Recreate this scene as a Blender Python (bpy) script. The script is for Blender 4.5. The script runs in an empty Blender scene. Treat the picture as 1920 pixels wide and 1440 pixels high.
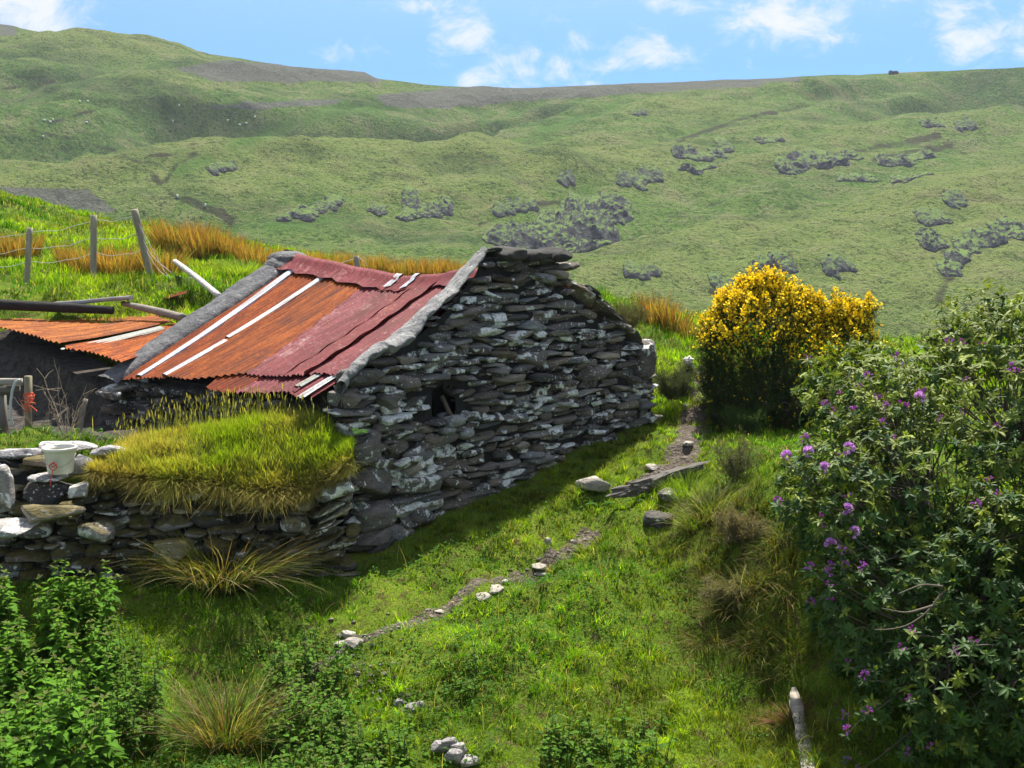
import bpy, math
import numpy as np

# ------------------------------------------------------------------ camera, sky, sun, exposure
sc = bpy.context.scene
COL = sc.collection
FPX = 2200.0                       # focal length in pixels of the 1920 px wide photograph
PITCH = math.atan(290.0 / FPX)
CAMZ = 4.0
cam_d = bpy.data.cameras.new("camera")
cam_d.sensor_width = 36.0
cam_d.lens = 36.0 * FPX / 1920.0
cam_d.clip_start = 0.1
cam_d.clip_end = 6000.0
cam = bpy.data.objects.new("camera", cam_d)
COL.objects.link(cam)
cam.location = (0, 0, CAMZ)
cam.rotation_euler = (math.pi / 2 - PITCH, 0, 0)
sc.camera = cam

SUN_EL = math.radians(63)
SUN_AZ = math.radians(10)         # measured from +Y (into the picture), negative = to the left
sd = np.array([math.sin(SUN_AZ) * math.cos(SUN_EL), math.cos(SUN_AZ) * math.cos(SUN_EL), math.sin(SUN_EL)])
sun_d = bpy.data.lights.new("sun", 'SUN')
sun_d.energy = 5.0
sun_d.angle = math.radians(1.5)
sun_d.color = (1.0, 0.94, 0.84)
sun = bpy.data.objects.new("sun", sun_d)
COL.objects.link(sun)
sun.location = (-20, 20, 40)
sun.rotation_euler = (math.pi / 2 - SUN_EL, 0, math.pi - SUN_AZ)

sc.view_settings.view_transform = 'Standard'
sc.view_settings.look = 'None'
sc.view_settings.gamma = 1.0
sc.view_settings.exposure = 1.1
sc.cycles.max_bounces = 8
sc.cycles.transparent_max_bounces = 8
sc.cycles.sample_clamp_indirect = 6.0


def nn(nt, typ, **kw):
    n = nt.nodes.new(typ)
    for k, v in kw.items():
        setattr(n, k, v)
    return n


def lk(nt, a, b):
    nt.links.new(a, b)


def math_n(nt, op, a, b=None, c=None, clamp=False):
    n = nn(nt, 'ShaderNodeMath', operation=op, use_clamp=clamp)
    for i, v in enumerate((a, b, c)):
        if v is None:
            continue
        if isinstance(v, (int, float)):
            n.inputs[i].default_value = v
        else:
            lk(nt, v, n.inputs[i])
    return n.outputs[0]


def ramp(nt, fac, stops):
    n = nn(nt, 'ShaderNodeValToRGB')
    el = n.color_ramp.elements
    while len(el) < len(stops):
        el.new(0.5)
    for e, (p, c) in zip(el, stops):
        e.position = p
        e.color = (*c, 1) if len(c) == 3 else c
    lk(nt, fac, n.inputs[0])
    return n.outputs[0]


def mixc(nt, fac, a, b, blend='MIX'):
    n = nn(nt, 'ShaderNodeMix', data_type='RGBA', blend_type=blend)
    for i, v in ((0, fac), (6, a), (7, b)):
        if isinstance(v, (int, float)):
            n.inputs[i].default_value = v
        elif isinstance(v, tuple):
            n.inputs[i].default_value = (*v[:3], 1)
        else:
            lk(nt, v, n.inputs[i])
    return n.outputs[2]


def noise_n(nt, vec, scale, detail=4, rough=0.55, dist=0.0):
    n = nn(nt, 'ShaderNodeTexNoise')
    n.inputs['Scale'].default_value = scale
    n.inputs['Detail'].default_value = detail
    n.inputs['Roughness'].default_value = rough
    n.inputs['Distortion'].default_value = dist
    if vec is not None:
        lk(nt, vec, n.inputs['Vector'])
    return n.outputs['Fac']


def smooth(nt, v, lo, hi):
    n = nn(nt, 'ShaderNodeMapRange', interpolation_type='SMOOTHSTEP')
    lk(nt, v, n.inputs[0])
    n.inputs[1].default_value = lo
    n.inputs[2].default_value = hi
    return n.outputs[0]


# ---- world: Nishita sky with broken white cloud (cloud positions are sky directions)
W = bpy.data.worlds.new("World")
sc.world = W
W.use_nodes = True
wt = W.node_tree
for n in list(wt.nodes):
    wt.nodes.remove(n)
sky = nn(wt, 'ShaderNodeTexSky', sky_type='NISHITA')
sky.sun_disc = False
sky.sun_elevation = SUN_EL
sky.sun_rotation = SUN_AZ
sky.air_density = 1.0
sky.dust_density = 0.6
sky.ozone_density = 1.2
tc = nn(wt, 'ShaderNodeTexCoord')
sep = nn(wt, 'ShaderNodeSeparateXYZ')
lk(wt, tc.outputs['Generated'], sep.inputs[0])
ysafe = math_n(wt, 'MAXIMUM', sep.outputs[1], 0.05)
gx = math_n(wt, 'DIVIDE', sep.outputs[0], ysafe)
gz_ = math_n(wt, 'DIVIDE', sep.outputs[2], ysafe)


def tz(py):
    cy = (720 - py) / FPX
    return (cy * math.cos(PITCH) - math.sin(PITCH)) / (cy * math.sin(PITCH) + math.cos(PITCH))


CLOUDS = [  # px, py, rx, rz (px), strength
    (60, 10, 130, 60, 1.25), (150, 62, 80, 30, .9), (-120, 0, 180, 90, 1.2), (900, 60, 90, 45, .95), (835, 100, 50, 30, .7), (980, 140, 130, 26, .9),
    (1040, 118, 60, 25, .8), (1075, 85, 55, 30, .8), (1210, 95, 60, 35, 1.0), (1130, 120, 70, 20, .8), (880, 150, 60, 22, .8),
    (1440, 30, 110, 60, 1.05), (1540, 35, 60, 40, .8), (1400, 75, 50, 25, .7), (1620, 5, 60, 30, .8), (1780, 10, 70, 40, .95),
    (1800, 80, 85, 45, 1.05), (700, 95, 50, 18, .6), (860, 75, 60, 30, .9), (930, 120, 60, 25, .8), (1010, 105, 45, 22, .8), (1280, 20, 50, 18, .6), (1560, 70, 50, 20, .6), (1690, 45, 40, 20, .6), (1880, 100, 50, 20, .7), (1850, 60, 60, 40, .7), (1900, 20, 50, 30, .7), (1910, 75, 25, 12, .6), (640, 100, 60, 30, .5), (800, 12, 60, 18, .7),
    (510, 42, 20, 8, .5), (1230, 5, 60, 18, .7), (1120, 8, 70, 14, .5), (1080, 158, 60, 10, .7), (1390, 118, 22, 22, .5)]
acc = None
for (px, py, rx, rz, st) in CLOUDS:
    dx = math_n(wt, 'MULTIPLY', math_n(wt, 'SUBTRACT', gx, (px - 960) / FPX / math.cos(PITCH)), FPX / rx)
    dz = math_n(wt, 'MULTIPLY', math_n(wt, 'SUBTRACT', gz_, tz(py)), FPX / rz)
    r2 = math_n(wt, 'ADD', math_n(wt, 'MULTIPLY', dx, dx), math_n(wt, 'MULTIPLY', dz, dz))
    b = math_n(wt, 'MULTIPLY', math_n(wt, 'EXPONENT', math_n(wt, 'MULTIPLY', r2, -0.8)), st)
    acc = b if acc is None else math_n(wt, 'MAXIMUM', acc, b)
cv = nn(wt, 'ShaderNodeCombineXYZ')
lk(wt, gx, cv.inputs[0])
lk(wt, math_n(wt, 'MULTIPLY', gz_, 1.5), cv.inputs[1])
n1 = noise_n(wt, cv.outputs[0], 22.0, 10, 0.68, 0.5)
n0 = noise_n(wt, tc.outputs['Generated'], 2.4, 8, 0.6, 0.2)
back = smooth(wt, n0, 0.42, 0.62)
frontmask = smooth(wt, gz_, 0.24, 0.40)
behind = math_n(wt, 'LESS_THAN', sep.outputs[1], 0.1)
gen = math_n(wt, 'MULTIPLY', back, math_n(wt, 'MAXIMUM', frontmask, behind))  # unseen cloud overhead and behind, added to whiten the ambient light
cl = math_n(wt, 'ADD', acc, math_n(wt, 'MULTIPLY', math_n(wt, 'SUBTRACT', n1, 0.5), 3.4))
cl = smooth(wt, cl, 0.30, 1.45)
cl = math_n(wt, 'MAXIMUM', cl, math_n(wt, 'MULTIPLY', gen, 0.8))
SKY_GAIN = 1.0
low = smooth(wt, sep.outputs[2], 0.42, 0.10)         # clear blue band low over the hill, milkier overhead
skyt = mixc(wt, 1.0, sky.outputs[0], mixc(wt, low, (1.15, 1.0, 0.84), (0.135, 0.33, 0.64)), 'MULTIPLY')
mixw = mixc(wt, math_n(wt, 'MULTIPLY', cl, 0.92), skyt, (3.6, 3.65, 3.75))
bg = nn(wt, 'ShaderNodeBackground')
bg.inputs['Strength'].default_value = 0.12
lk(wt, mixw, bg.inputs['Color'])
wo = nn(wt, 'ShaderNodeOutputWorld')
lk(wt, bg.outputs[0], wo.inputs['Surface'])

# ------------------------------------------------------------------ small maths
rng = np.random.default_rng(11)
CP, SP = math.cos(PITCH), math.sin(PITCH)


def ray(px, py):
    cx, cy = (px - 960) / FPX, (720 - py) / FPX
    return np.array([cx, CP + cy * SP, -SP + cy * CP])


def P(px, py, Y):
    d = ray(px, py)
    return np.array([0, 0, CAMZ]) + d * (Y / d[1])


def project(V):
    V = np.asarray(V, float)
    x, y, z = V[..., 0], V[..., 1], V[..., 2] - CAMZ
    dep = y * CP - z * SP
    up = y * SP + z * CP
    return 960 + FPX * x / dep, 720 - FPX * up / dep


def _h(ix, iy, iz):
    n = (ix.astype(np.int64) * 374761393 + iy.astype(np.int64) * 668265263 + iz.astype(np.int64) * 1274126177) & 0xffffffff
    n = ((n ^ (n >> 13)) * 1274126177) & 0xffffffff
    n = n ^ (n >> 16)
    return (n & 0xffff) / 32767.5 - 1.0


def vn(p):
    p = np.asarray(p, float)
    i = np.floor(p).astype(np.int64)
    f = p - i
    f = f * f * (3 - 2 * f)
    x, y, z = i[..., 0], i[..., 1], i[..., 2]
    fx, fy, fz = f[..., 0], f[..., 1], f[..., 2]
    r = 0
    for a in (0, 1):
        for b in (0, 1):
            for c in (0, 1):
                w = (fx if a else 1 - fx) * (fy if b else 1 - fy) * (fz if c else 1 - fz)
                r = r + w * _h(x + a, y + b, z + c)
    return r


def fbm(p, octv=4, gain=0.5):
    p = np.asarray(p, float)
    r, a, s = 0, 1.0, 0
    for k in range(octv):
        r = r + a * vn(p * (2.03 ** k) + 17.3 * k)
        s += a
        a *= gain
    return r / s


def fb2(x, y, sc_, octv=4, gain=0.5, seed=0.0):
    x = np.asarray(x, float)
    p = np.stack([x * sc_ + seed, np.asarray(y, float) * sc_ - seed, np.full_like(x, seed * 1.7 + .5)], -1)
    return fbm(p, octv, gain)


def unit(v):
    v = np.asarray(v, float)
    return v / np.maximum(np.linalg.norm(v, axis=-1, keepdims=True), 1e-9)


def frames(d, hint=None):
    """rotation matrices whose y axis is d"""
    d = unit(d)
    if hint is None:
        hint = np.tile([0., 0., 1.], (len(d), 1))
    hint = np.asarray(hint, float) + 1e-4 * rng.standard_normal(d.shape)
    x = unit(np.cross(d, hint))
    z = np.cross(x, d)
    return np.stack([x, d, z], -1)


def polyline_dist(x, y, pts):
    best = np.full(np.shape(x), 1e9)
    for (a, b) in zip(pts[:-1], pts[1:]):
        a, b = np.asarray(a, float), np.asarray(b, float)
        ab = b - a
        t = np.clip(((x - a[0]) * ab[0] + (y - a[1]) * ab[1]) / (ab @ ab + 1e-12), 0, 1)
        best = np.minimum(best, np.hypot(x - a[0] - t * ab[0], y - a[1] - t * ab[1]))
    return best


def inpoly(x, y, poly):
    x, y = np.asarray(x, float), np.asarray(y, float)
    r = np.zeros(x.shape, bool)
    n = len(poly)
    for i in range(n):
        x0, y0 = poly[i]
        x1, y1 = poly[(i + 1) % n]
        c = ((y0 > y) != (y1 > y)) & (x < (x1 - x0) * (y - y0) / ((y1 - y0) or 1e-9) + x0)
        r ^= c
    return r


# ------------------------------------------------------------------ mesh building
WLOC = {}


class MB:
    def __init__(self):
        self.V, self.F, self.C, self.U, self.n = [], [], [], [], 0

    def add(self, V, F, col=None, uv=None):
        V = np.asarray(V, float).reshape(-1, 3)
        if not isinstance(F, list):
            F = [F]
        for f in F:
            f = np.asarray(f, np.int64)
            if len(f):
                self.F.append(f + self.n)
        c = np.ones((len(V), 4))
        if col is not None:
            col = np.asarray(col, float)
            c[:, :col.shape[-1]] = col
        self.V.append(V)
        self.C.append(c)
        u = np.zeros((len(V), 2))
        if uv is not None:
            u[:] = uv
        self.U.append(u)
        self.n += len(V)
        return self

    def inst(self, tV, tF, pos, R, scale, col=None):
        """copies of a template; col (N,3|4) or (N,k,3|4)"""
        tV = np.asarray(tV, float)
        N, k = len(pos), len(tV)
        if N == 0:
            return self
        scale = np.asarray(scale, float)
        if scale.ndim == 1:
            scale = np.repeat(scale[:, None], 3, 1)
        L = tV[None] * scale[:, None, :]
        V = np.einsum('nij,nkj->nki', R, L) + np.asarray(pos)[:, None, :]
        off = (np.arange(N) * k)[:, None, None]
        Fs = []
        for f in (tF if isinstance(tF, list) else [tF]):
            f = np.asarray(f, np.int64)
            Fs.append((f[None] + off).reshape(-1, f.shape[1]))
        if col is not None:
            col = np.asarray(col, float)
            if col.ndim == 2:
                col = np.repeat(col[:, None, :], k, 1)
            col = col.reshape(-1, col.shape[-1])
        return self.add(V.reshape(-1, 3), Fs, col)

    def tube(self, pts, rad, n=6, col=None, cap=True):
        pts = np.asarray(pts, float)
        m = len(pts)
        rad = np.broadcast_to(np.asarray(rad, float), (m,))
        tan = unit(np.gradient(pts, axis=0))
        ref = np.array([0.13, 0.21, 1.0]) if abs(tan[:, 2]).mean() < .8 else np.array([1., 0.2, 0.1])
        x = unit(np.cross(tan, ref))
        y = np.cross(tan, x)
        a = np.linspace(0, 2 * np.pi, n, endpoint=False)
        V = pts[:, None] + rad[:, None, None] * (np.cos(a)[None, :, None] * x[:, None] + np.sin(a)[None, :, None] * y[:, None])
        V = V.reshape(-1, 3)
        i = np.arange(m - 1)[:, None] * n
        j = np.arange(n)[None]
        q = np.stack([i + j, i + (j + 1) % n, i + n + (j + 1) % n, i + n + j], -1).reshape(-1, 4)
        F = [q]
        if cap:
            V = np.vstack([V, pts[0], pts[-1]])
            jj = np.arange(n)
            F.append(np.stack([np.full(n, m * n), (jj + 1) % n, jj], -1))
            F.append(np.stack([np.full(n, m * n + 1), (m - 1) * n + jj, (m - 1) * n + (jj + 1) % n], -1))
        if col is not None:
            col = np.tile(np.asarray(col, float), (len(V), 1)) if np.ndim(col) == 1 else col
        return self.add(V, F, col)

    def grid(self, G, col=None, uv=None, flip=False, mask=None):
        """G (a,b,3) sheet"""
        a, b = G.shape[:2]
        i = np.arange(a - 1)[:, None] * b
        j = np.arange(b - 1)[None]
        q = np.stack([i + j, i + j + 1, i + b + j + 1, i + b + j], -1)
        if mask is not None:
            q = q[mask]
        q = q.reshape(-1, 4)
        if flip:
            q = q[:, ::-1]
        return self.add(G.reshape(-1, 3), q, None if col is None else np.asarray(col).reshape(-1, np.shape(col)[-1]),
                        None if uv is None else np.asarray(uv).reshape(-1, 2))

    def box(self, c, half, R=None, col=None):
        s = np.array([[x, y, z] for x in (-1, 1) for y in (-1, 1) for z in (-1, 1)], float) * np.asarray(half)
        if R is not None:
            s = s @ np.asarray(R).T
        F = np.array([[0, 1, 3, 2], [4, 6, 7, 5], [0, 4, 5, 1], [2, 3, 7, 6], [0, 2, 6, 4], [1, 5, 7, 3]])
        return self.add(s + np.asarray(c), F, None if col is None else np.tile(col, (8, 1)))

    def build(self, name, mat, parent=None, origin=None, smooth=True, kind=None, label=None):
        V = np.concatenate(self.V)
        C = np.concatenate(self.C)
        U = np.concatenate(self.U)
        org = np.zeros(3)
        if parent is not None:
            org = WLOC[parent.name]
        elif origin is not None:
            org = np.asarray(origin, float)
        V = V - org
        me = bpy.data.meshes.new(name)
        me.vertices.add(len(V))
        me.vertices.foreach_set('co', V.astype(np.float32).ravel())
        li = np.concatenate([f.ravel() for f in self.F])
        tot = np.concatenate([np.full(len(f), f.shape[1]) for f in self.F])
        st = np.concatenate([[0], np.cumsum(tot)[:-1]])
        me.loops.add(len(li))
        me.loops.foreach_set('vertex_index', li.astype(np.int32))
        me.polygons.add(len(tot))
        me.polygons.foreach_set('loop_start', st.astype(np.int32))
        me.polygons.foreach_set('use_smooth', np.full(len(tot), bool(smooth)))
        me.update(calc_edges=True)
        at = me.attributes.new('Col', 'FLOAT_COLOR', 'POINT')
        at.data.foreach_set('color', C.astype(np.float32).ravel())
        uvl = me.attributes.new('sheet', 'FLOAT2', 'POINT')
        uvl.data.foreach_set('vector', U.astype(np.float32).ravel())
        me.materials.append(mat)
        o = bpy.data.objects.new(name, me)
        COL.objects.link(o)
        if parent is not None:
            o.parent = parent
            WLOC[o.name] = WLOC[parent.name]
        else:
            o.location = org
            WLOC[o.name] = org
        if kind:
            o['kind'] = kind
        if label:
            o['label'] = label
        return o


def thing(name, loc, label, cat, group=None):
    o = bpy.data.objects.new(name, None)
    o.empty_display_size = 0.2
    COL.objects.link(o)
    o.location = [float(v) for v in loc]
    WLOC[o.name] = np.asarray(loc, float)
    return tag(o, label, cat, group)


def tag(o, label, cat, group=None, kind=None):
    o['label'] = label
    o['category'] = cat
    if group:
        o['group'] = group
    if kind:
        o['kind'] = kind
    return o


def copy_tree(o, parent=None):
    c = o.copy()
    COL.objects.link(c)
    if parent is not None:
        c.parent = parent
    for ch in list(o.children):
        copy_tree(ch, c)
    return c


# ------------------------------------------------------------------ materials
def new_mat(name):
    m = bpy.data.materials.new(name)
    m.use_nodes = True
    nt = m.node_tree
    for n in list(nt.nodes):
        nt.nodes.remove(n)
    out = nn(nt, 'ShaderNodeOutputMaterial')
    bs = nn(nt, 'ShaderNodeBsdfPrincipled')
    lk(nt, bs.outputs[0], out.inputs[0])
    return m, nt, bs, out


def attr(nt, name='Col'):
    return nn(nt, 'ShaderNodeAttribute', attribute_name=name)


def objco(nt, scale=None):
    t = nn(nt, 'ShaderNodeNewGeometry')
    if scale is None:
        return t.outputs['Position']
    mp = nn(nt, 'ShaderNodeMapping')
    mp.inputs['Scale'].default_value = scale
    lk(nt, t.outputs['Position'], mp.inputs['Vector'])
    return mp.outputs[0]


def bump(nt, bs, h, dist=0.01, strength=1.0):
    b = nn(nt, 'ShaderNodeBump')
    b.inputs['Distance'].default_value = dist
    b.inputs['Strength'].default_value = strength
    lk(nt, h, b.inputs['Height'])
    lk(nt, b.outputs[0], bs.inputs['Normal'])


def foliage(name, rough=0.5, trans=0.35, spec=0.35, tint=(1.15, 1.15, 0.6)):
    m, nt, bs, out = new_mat(name)
    a = attr(nt)
    nz = noise_n(nt, objco(nt), 9.0, 3)
    c = mixc(nt, 1.0, a.outputs['Color'], ramp(nt, nz, [(0.3, (0.72, 0.75, 0.72)), (0.7, (1.25, 1.22, 1.1))]), 'MULTIPLY')
    lk(nt, c, bs.inputs['Base Color'])
    bs.inputs['Roughness'].default_value = rough
    bs.inputs['Specular IOR Level'].default_value = spec
    tr = nn(nt, 'ShaderNodeBsdfTranslucent')
    lk(nt, mixc(nt, 1.0, c, tint, 'MULTIPLY'), tr.inputs['Color'])
    mx = nn(nt, 'ShaderNodeMixShader')
    mx.inputs[0].default_value = trans
    lk(nt, bs.outputs[0], mx.inputs[1])
    lk(nt, tr.outputs[0], mx.inputs[2])
    lk(nt, mx.outputs[0], out.inputs[0])
    return m


def stone_mat(name, lichen=0.5, moss=0.0, brown=0.35):
    """Col rgb = stone tint, Col alpha = lichen amount of that stone"""
    m, nt, bs, out = new_mat(name)
    a = attr(nt)
    pos = objco(nt)
    flat = objco(nt, (1, 1, 3.2))
    n1 = noise_n(nt, flat, 5.0, 6, 0.6)
    n2 = noise_n(nt, flat, 26.0, 5, 0.65)
    c = mixc(nt, 1.0, a.outputs['Color'], ramp(nt, n1, [(0.25, (0.55, 0.55, 0.57)), (0.6, (1.1, 1.05, 1.0)), (0.8, (1.6, 1.45, 1.25))]), 'MULTIPLY')
    c = mixc(nt, 1.0, c, ramp(nt, n2, [(0.3, (0.6, 0.6, 0.6)), (0.7, (1.35, 1.35, 1.35))]), 'MULTIPLY')
    bn = smooth(nt, noise_n(nt, pos, 3.1, 3), 0.5, 0.7)
    c = mixc(nt, math_n(nt, 'MULTIPLY', bn, brown), c, (0.20, 0.13, 0.08))
    # lichen: large pale crusts and small specks
    l1 = noise_n(nt, pos, 6.5, 5, 0.62, 0.35)
    la = math_n(nt, 'ADD', l1, math_n(nt, 'MULTIPLY', math_n(nt, 'SUBTRACT', a.outputs['Alpha'], 0.5), 0.34))
    l1m = smooth(nt, la, 0.60, 0.65)
    l2 = smooth(nt, noise_n(nt, pos, 30.0, 2, 0.5), 0.62, 0.68)
    l3 = smooth(nt, noise_n(nt, pos, 2.3, 3), 0.42, 0.6)
    lm = math_n(nt, 'MAXIMUM', math_n(nt, 'MULTIPLY', l1m, lichen * 1.5, clamp=True), math_n(nt, 'MULTIPLY', math_n(nt, 'MULTIPLY', l2, l3), lichen, clamp=True))
    lc = ramp(nt, noise_n(nt, pos, 30.0, 3), [(0.35, (0.46, 0.48, 0.47)), (0.65, (0.88, 0.88, 0.85))])
    c = mixc(nt, lm, c, lc)
    if moss > 0:
        g = nn(nt, 'ShaderNodeNewGeometry')
        sp = nn(nt, 'ShaderNodeSeparateXYZ')
        lk(nt, g.outputs['Normal'], sp.inputs[0])
        mm = math_n(nt, 'ADD', math_n(nt, 'MULTIPLY', sp.outputs[2], 0.3), noise_n(nt, pos, 4.0, 4))
        mm = smooth(nt, mm, 0.56, 0.70)
        mc = ramp(nt, noise_n(nt, pos, 20.0, 3), [(0.3, (0.03, 0.035, 0.008)), (0.7, (0.16, 0.12, 0.02))])
        c = mixc(nt, math_n(nt, 'MULTIPLY', mm, moss), c, mc)
    lk(nt, c, bs.inputs['Base Color'])
    bs.inputs['Roughness'].default_value = 0.85
    bs.inputs['Specular IOR Level'].default_value = 0.3
    hgt = math_n(nt, 'ADD', math_n(nt, 'MULTIPLY', n1, 1.2), math_n(nt, 'MULTIPLY', n2, 0.7))
    hgt = math_n(nt, 'ADD', hgt, math_n(nt, 'MULTIPLY', lm, 0.15))
    bump(nt, bs, hgt, 0.035, 0.9)
    return m


def plain(name, col, rough=0.8, var=0.35, scale=12.0, bumpd=0.0, metal=0.0, stretch=(1, 1, 1), useattr=False):
    m, nt, bs, out = new_mat(name)
    p = objco(nt, stretch)
    n1 = noise_n(nt, p, scale, 6, 0.6)
    v = ramp(nt, n1, [(0.25, (1 - var,) * 3), (0.75, (1 + var,) * 3)])
    base = attr(nt).outputs['Color'] if useattr else col
    lk(nt, mixc(nt, 1.0, base, v, 'MULTIPLY') if useattr else mixc(nt, 1.0, v, col, 'MULTIPLY'), bs.inputs['Base Color'])
    bs.inputs['Roughness'].default_value = rough
    bs.inputs['Metallic'].default_value = metal
    if bumpd:
        bump(nt, bs, n1, bumpd)
    return m


def sheet_mat(name, kind):
    """corrugated iron; 'sheet' attribute = metres along ridge, metres down the slope"""
    m, nt, bs, out = new_mat(name)
    at = attr(nt, 'sheet')
    mp = nn(nt, 'ShaderNodeMapping')
    mp.inputs['Scale'].default_value = (7.0, 0.9, 1)
    lk(nt, at.outputs['Vector'], mp.inputs['Vector'])
    st = noise_n(nt, mp.outputs[0], 1.6, 6, 0.65)
    bl = noise_n(nt, at.outputs['Vector'], 2.2, 6, 0.65, 0.4)
    fine = noise_n(nt, at.outputs['Vector'], 26.0, 4, 0.65)
    tint = attr(nt).outputs['Color']
    if kind == 'rust':
        c = ramp(nt, st, [(0.28, (0.085, 0.018, 0.006)), (0.48, (0.195, 0.042, 0.008)), (0.62, (0.30, 0.074, 0.011)), (0.8, (0.17, 0.046, 0.018))])
        c = mixc(nt, math_n(nt, 'MULTIPLY', smooth(nt, bl, 0.58, 0.74), 0.6), c, (0.46, 0.14, 0.018))
        c = mixc(nt, math_n(nt, 'MULTIPLY', smooth(nt, bl, 0.48, 0.30), 0.75), c, (0.10, 0.028, 0.016))
        wz = smooth(nt, noise_n(nt, at.outputs['Vector'], 5.0, 5, 0.7), 0.66, 0.74)
        c = mixc(nt, math_n(nt, 'MULTIPLY', wz, 0.5), c, (0.30, 0.20, 0.15))
        rough = 0.8
    elif kind == 'red':
        c = ramp(nt, st, [(0.25, (0.085, 0.015, 0.018)), (0.5, (0.155, 0.029, 0.034)), (0.75, (0.23, 0.058, 0.062))])
        c = mixc(nt, math_n(nt, 'MULTIPLY', smooth(nt, bl, 0.56, 0.72), 0.55), c, (0.22, 0.055, 0.02))
        wb = smooth(nt, noise_n(nt, at.outputs['Vector'], 1.5, 6, 0.75, .3), 0.53, 0.66)
        c = mixc(nt, math_n(nt, 'MULTIPLY', wb, 0.6), c, (0.33, 0.17, 0.16))
        sp = smooth(nt, noise_n(nt, at.outputs['Vector'], 17.0, 3, 0.6), 0.58, 0.67)
        sp = math_n(nt, 'MULTIPLY', sp, math_n(nt, 'ADD', 0.25, smooth(nt, bl, 0.4, 0.6)), clamp=True)
        c = mixc(nt, math_n(nt, 'MULTIPLY', sp, 0.5), c, (0.30, 0.22, 0.18))
        dk = smooth(nt, noise_n(nt, at.outputs['Vector'], 38.0, 3, 0.6), 0.55, 0.62)
        c = mixc(nt, math_n(nt, 'MULTIPLY', dk, 0.45), c, (0.075, 0.014, 0.016))
        rough = 0.7
    else:
        c = ramp(nt, st, [(0.25, (0.26, 0.27, 0.30)), (0.6, (0.44, 0.46, 0.50)), (0.85, (0.56, 0.57, 0.60))])
        c = mixc(nt, math_n(nt, 'MULTIPLY', smooth(nt, bl, 0.60, 0.7), 0.75), c, (0.32, 0.15, 0.07))
        rough = 0.55
    c = mixc(nt, 1.0, c, tint, 'MULTIPLY')
    c = mixc(nt, 1.0, c, ramp(nt, fine, [(0.3, (0.6, 0.6, 0.6)), (0.7, (1.25, 1.25, 1.25))]), 'MULTIPLY')
    sx_ = nn(nt, 'ShaderNodeMapping')
    sx_.inputs['Scale'].default_value = (16.0, 0.55, 1)
    lk(nt, at.outputs['Vector'], sx_.inputs['Vector'])
    run_ = noise_n(nt, sx_.outputs[0], 1.0, 5, 0.7)
    c = mixc(nt, math_n(nt, 'MULTIPLY', smooth(nt, run_, 0.50, 0.64), 0.75), c, (0.07, 0.022, 0.014) if kind != 'zinc' else (0.20, 0.12, 0.08))
    lk(nt, c, bs.inputs['Base Color'])
    bs.inputs['Roughness'].default_value = rough
    bs.inputs['Specular IOR Level'].default_value = 0.15
    bump(nt, bs, fine, 0.004)
    return m


M_grass = foliage('grass_blades', 0.7, 0.48, 0.08, (1.3, 1.3, 0.4))
M_leaf = foliage('soft_leaves', 0.7, 0.35, 0.10)
M_gloss = foliage('glossy_leaves', 0.55, 0.25, 0.22, (1.25, 1.25, 0.45))
M_petal = foliage('petals', 0.6, 0.35, 0.2, (1.05, 1.0, 1.0))
M_twig = plain('bark_twigs', None, 0.9, 0.4, 30.0, 0.003, useattr=True)
M_slate = stone_mat('slate_stone', 0.72, 0.10, 0.25)
M_wall = stone_mat('mossy_fieldstone', 0.75, 0.85, 0.15)
M_white = stone_mat('white_crusted_stone', 1.0, 0.1, 0.2)
M_rust = sheet_mat('rusty_iron', 'rust')
M_red = sheet_mat('red_painted_iron', 'red')
M_zinc = sheet_mat('bare_zinc', 'zinc')


def cement_mat():
    m, nt, bs, out = new_mat('old_cement')
    p = objco(nt)
    n1 = noise_n(nt, p, 4.5, 8, 0.7)
    n2 = noise_n(nt, p, 28.0, 5, 0.7)
    c = ramp(nt, n1, [(0.3, (0.10, 0.10, 0.105)), (0.5, (0.21, 0.21, 0.21)), (0.7, (0.34, 0.34, 0.33))])
    c = mixc(nt, 1.0, c, ramp(nt, n2, [(0.3, (0.6, 0.6, 0.6)), (0.7, (1.35, 1.35, 1.35))]), 'MULTIPLY')
    c = mixc(nt, math_n(nt, 'MULTIPLY', smooth(nt, noise_n(nt, p, 14.0, 4), 0.62, 0.7), 0.7), c, (0.6, 0.6, 0.57))
    c = mixc(nt, 1.0, c, attr(nt).outputs['Color'], 'MULTIPLY')
    lk(nt, c, bs.inputs['Base Color'])
    bs.inputs['Roughness'].default_value = 0.9
    bump(nt, bs, math_n(nt, 'ADD', n1, math_n(nt, 'MULTIPLY', n2, .5)), 0.05)
    return m


M_cement = cement_mat()
M_mud = plain('peaty_mud', (0.055, 0.046, 0.038), 1.0, 0.85, 9.0, 0.12)
M_core = plain('dark_wall_core', (0.012, 0.011, 0.010), 1.0, 0.5, 8.0, 0.03)
M_wood = plain('weathered_wood', None, 0.85, 0.45, 14.0, 0.006, stretch=(1, 1, 0.15), useattr=True)
M_wood_l = plain('weathered_wood_lying', None, 0.85, 0.45, 14.0, 0.006, stretch=(0.2, 1, 1.6), useattr=True)
M_plastic = plain('white_plastic', (0.62, 0.60, 0.52), 0.4, 0.12, 6.0)
M_twine = plain('orange_twine', (0.62, 0.09, 0.03), 0.8, 0.2, 60.0)
M_wire = plain('galvanised_wire', (0.36, 0.35, 0.33), 0.7, 0.2, 20.0)
M_hose = plain('grey_hose', (0.42, 0.47, 0.46), 0.5, 0.15, 10.0)
M_water = plain('murky_water', (0.10, 0.085, 0.05), 0.15, 0.3, 8.0)
M_wool = plain('wool', (0.75, 0.74, 0.70), 1.0, 0.2, 30.0)


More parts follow.
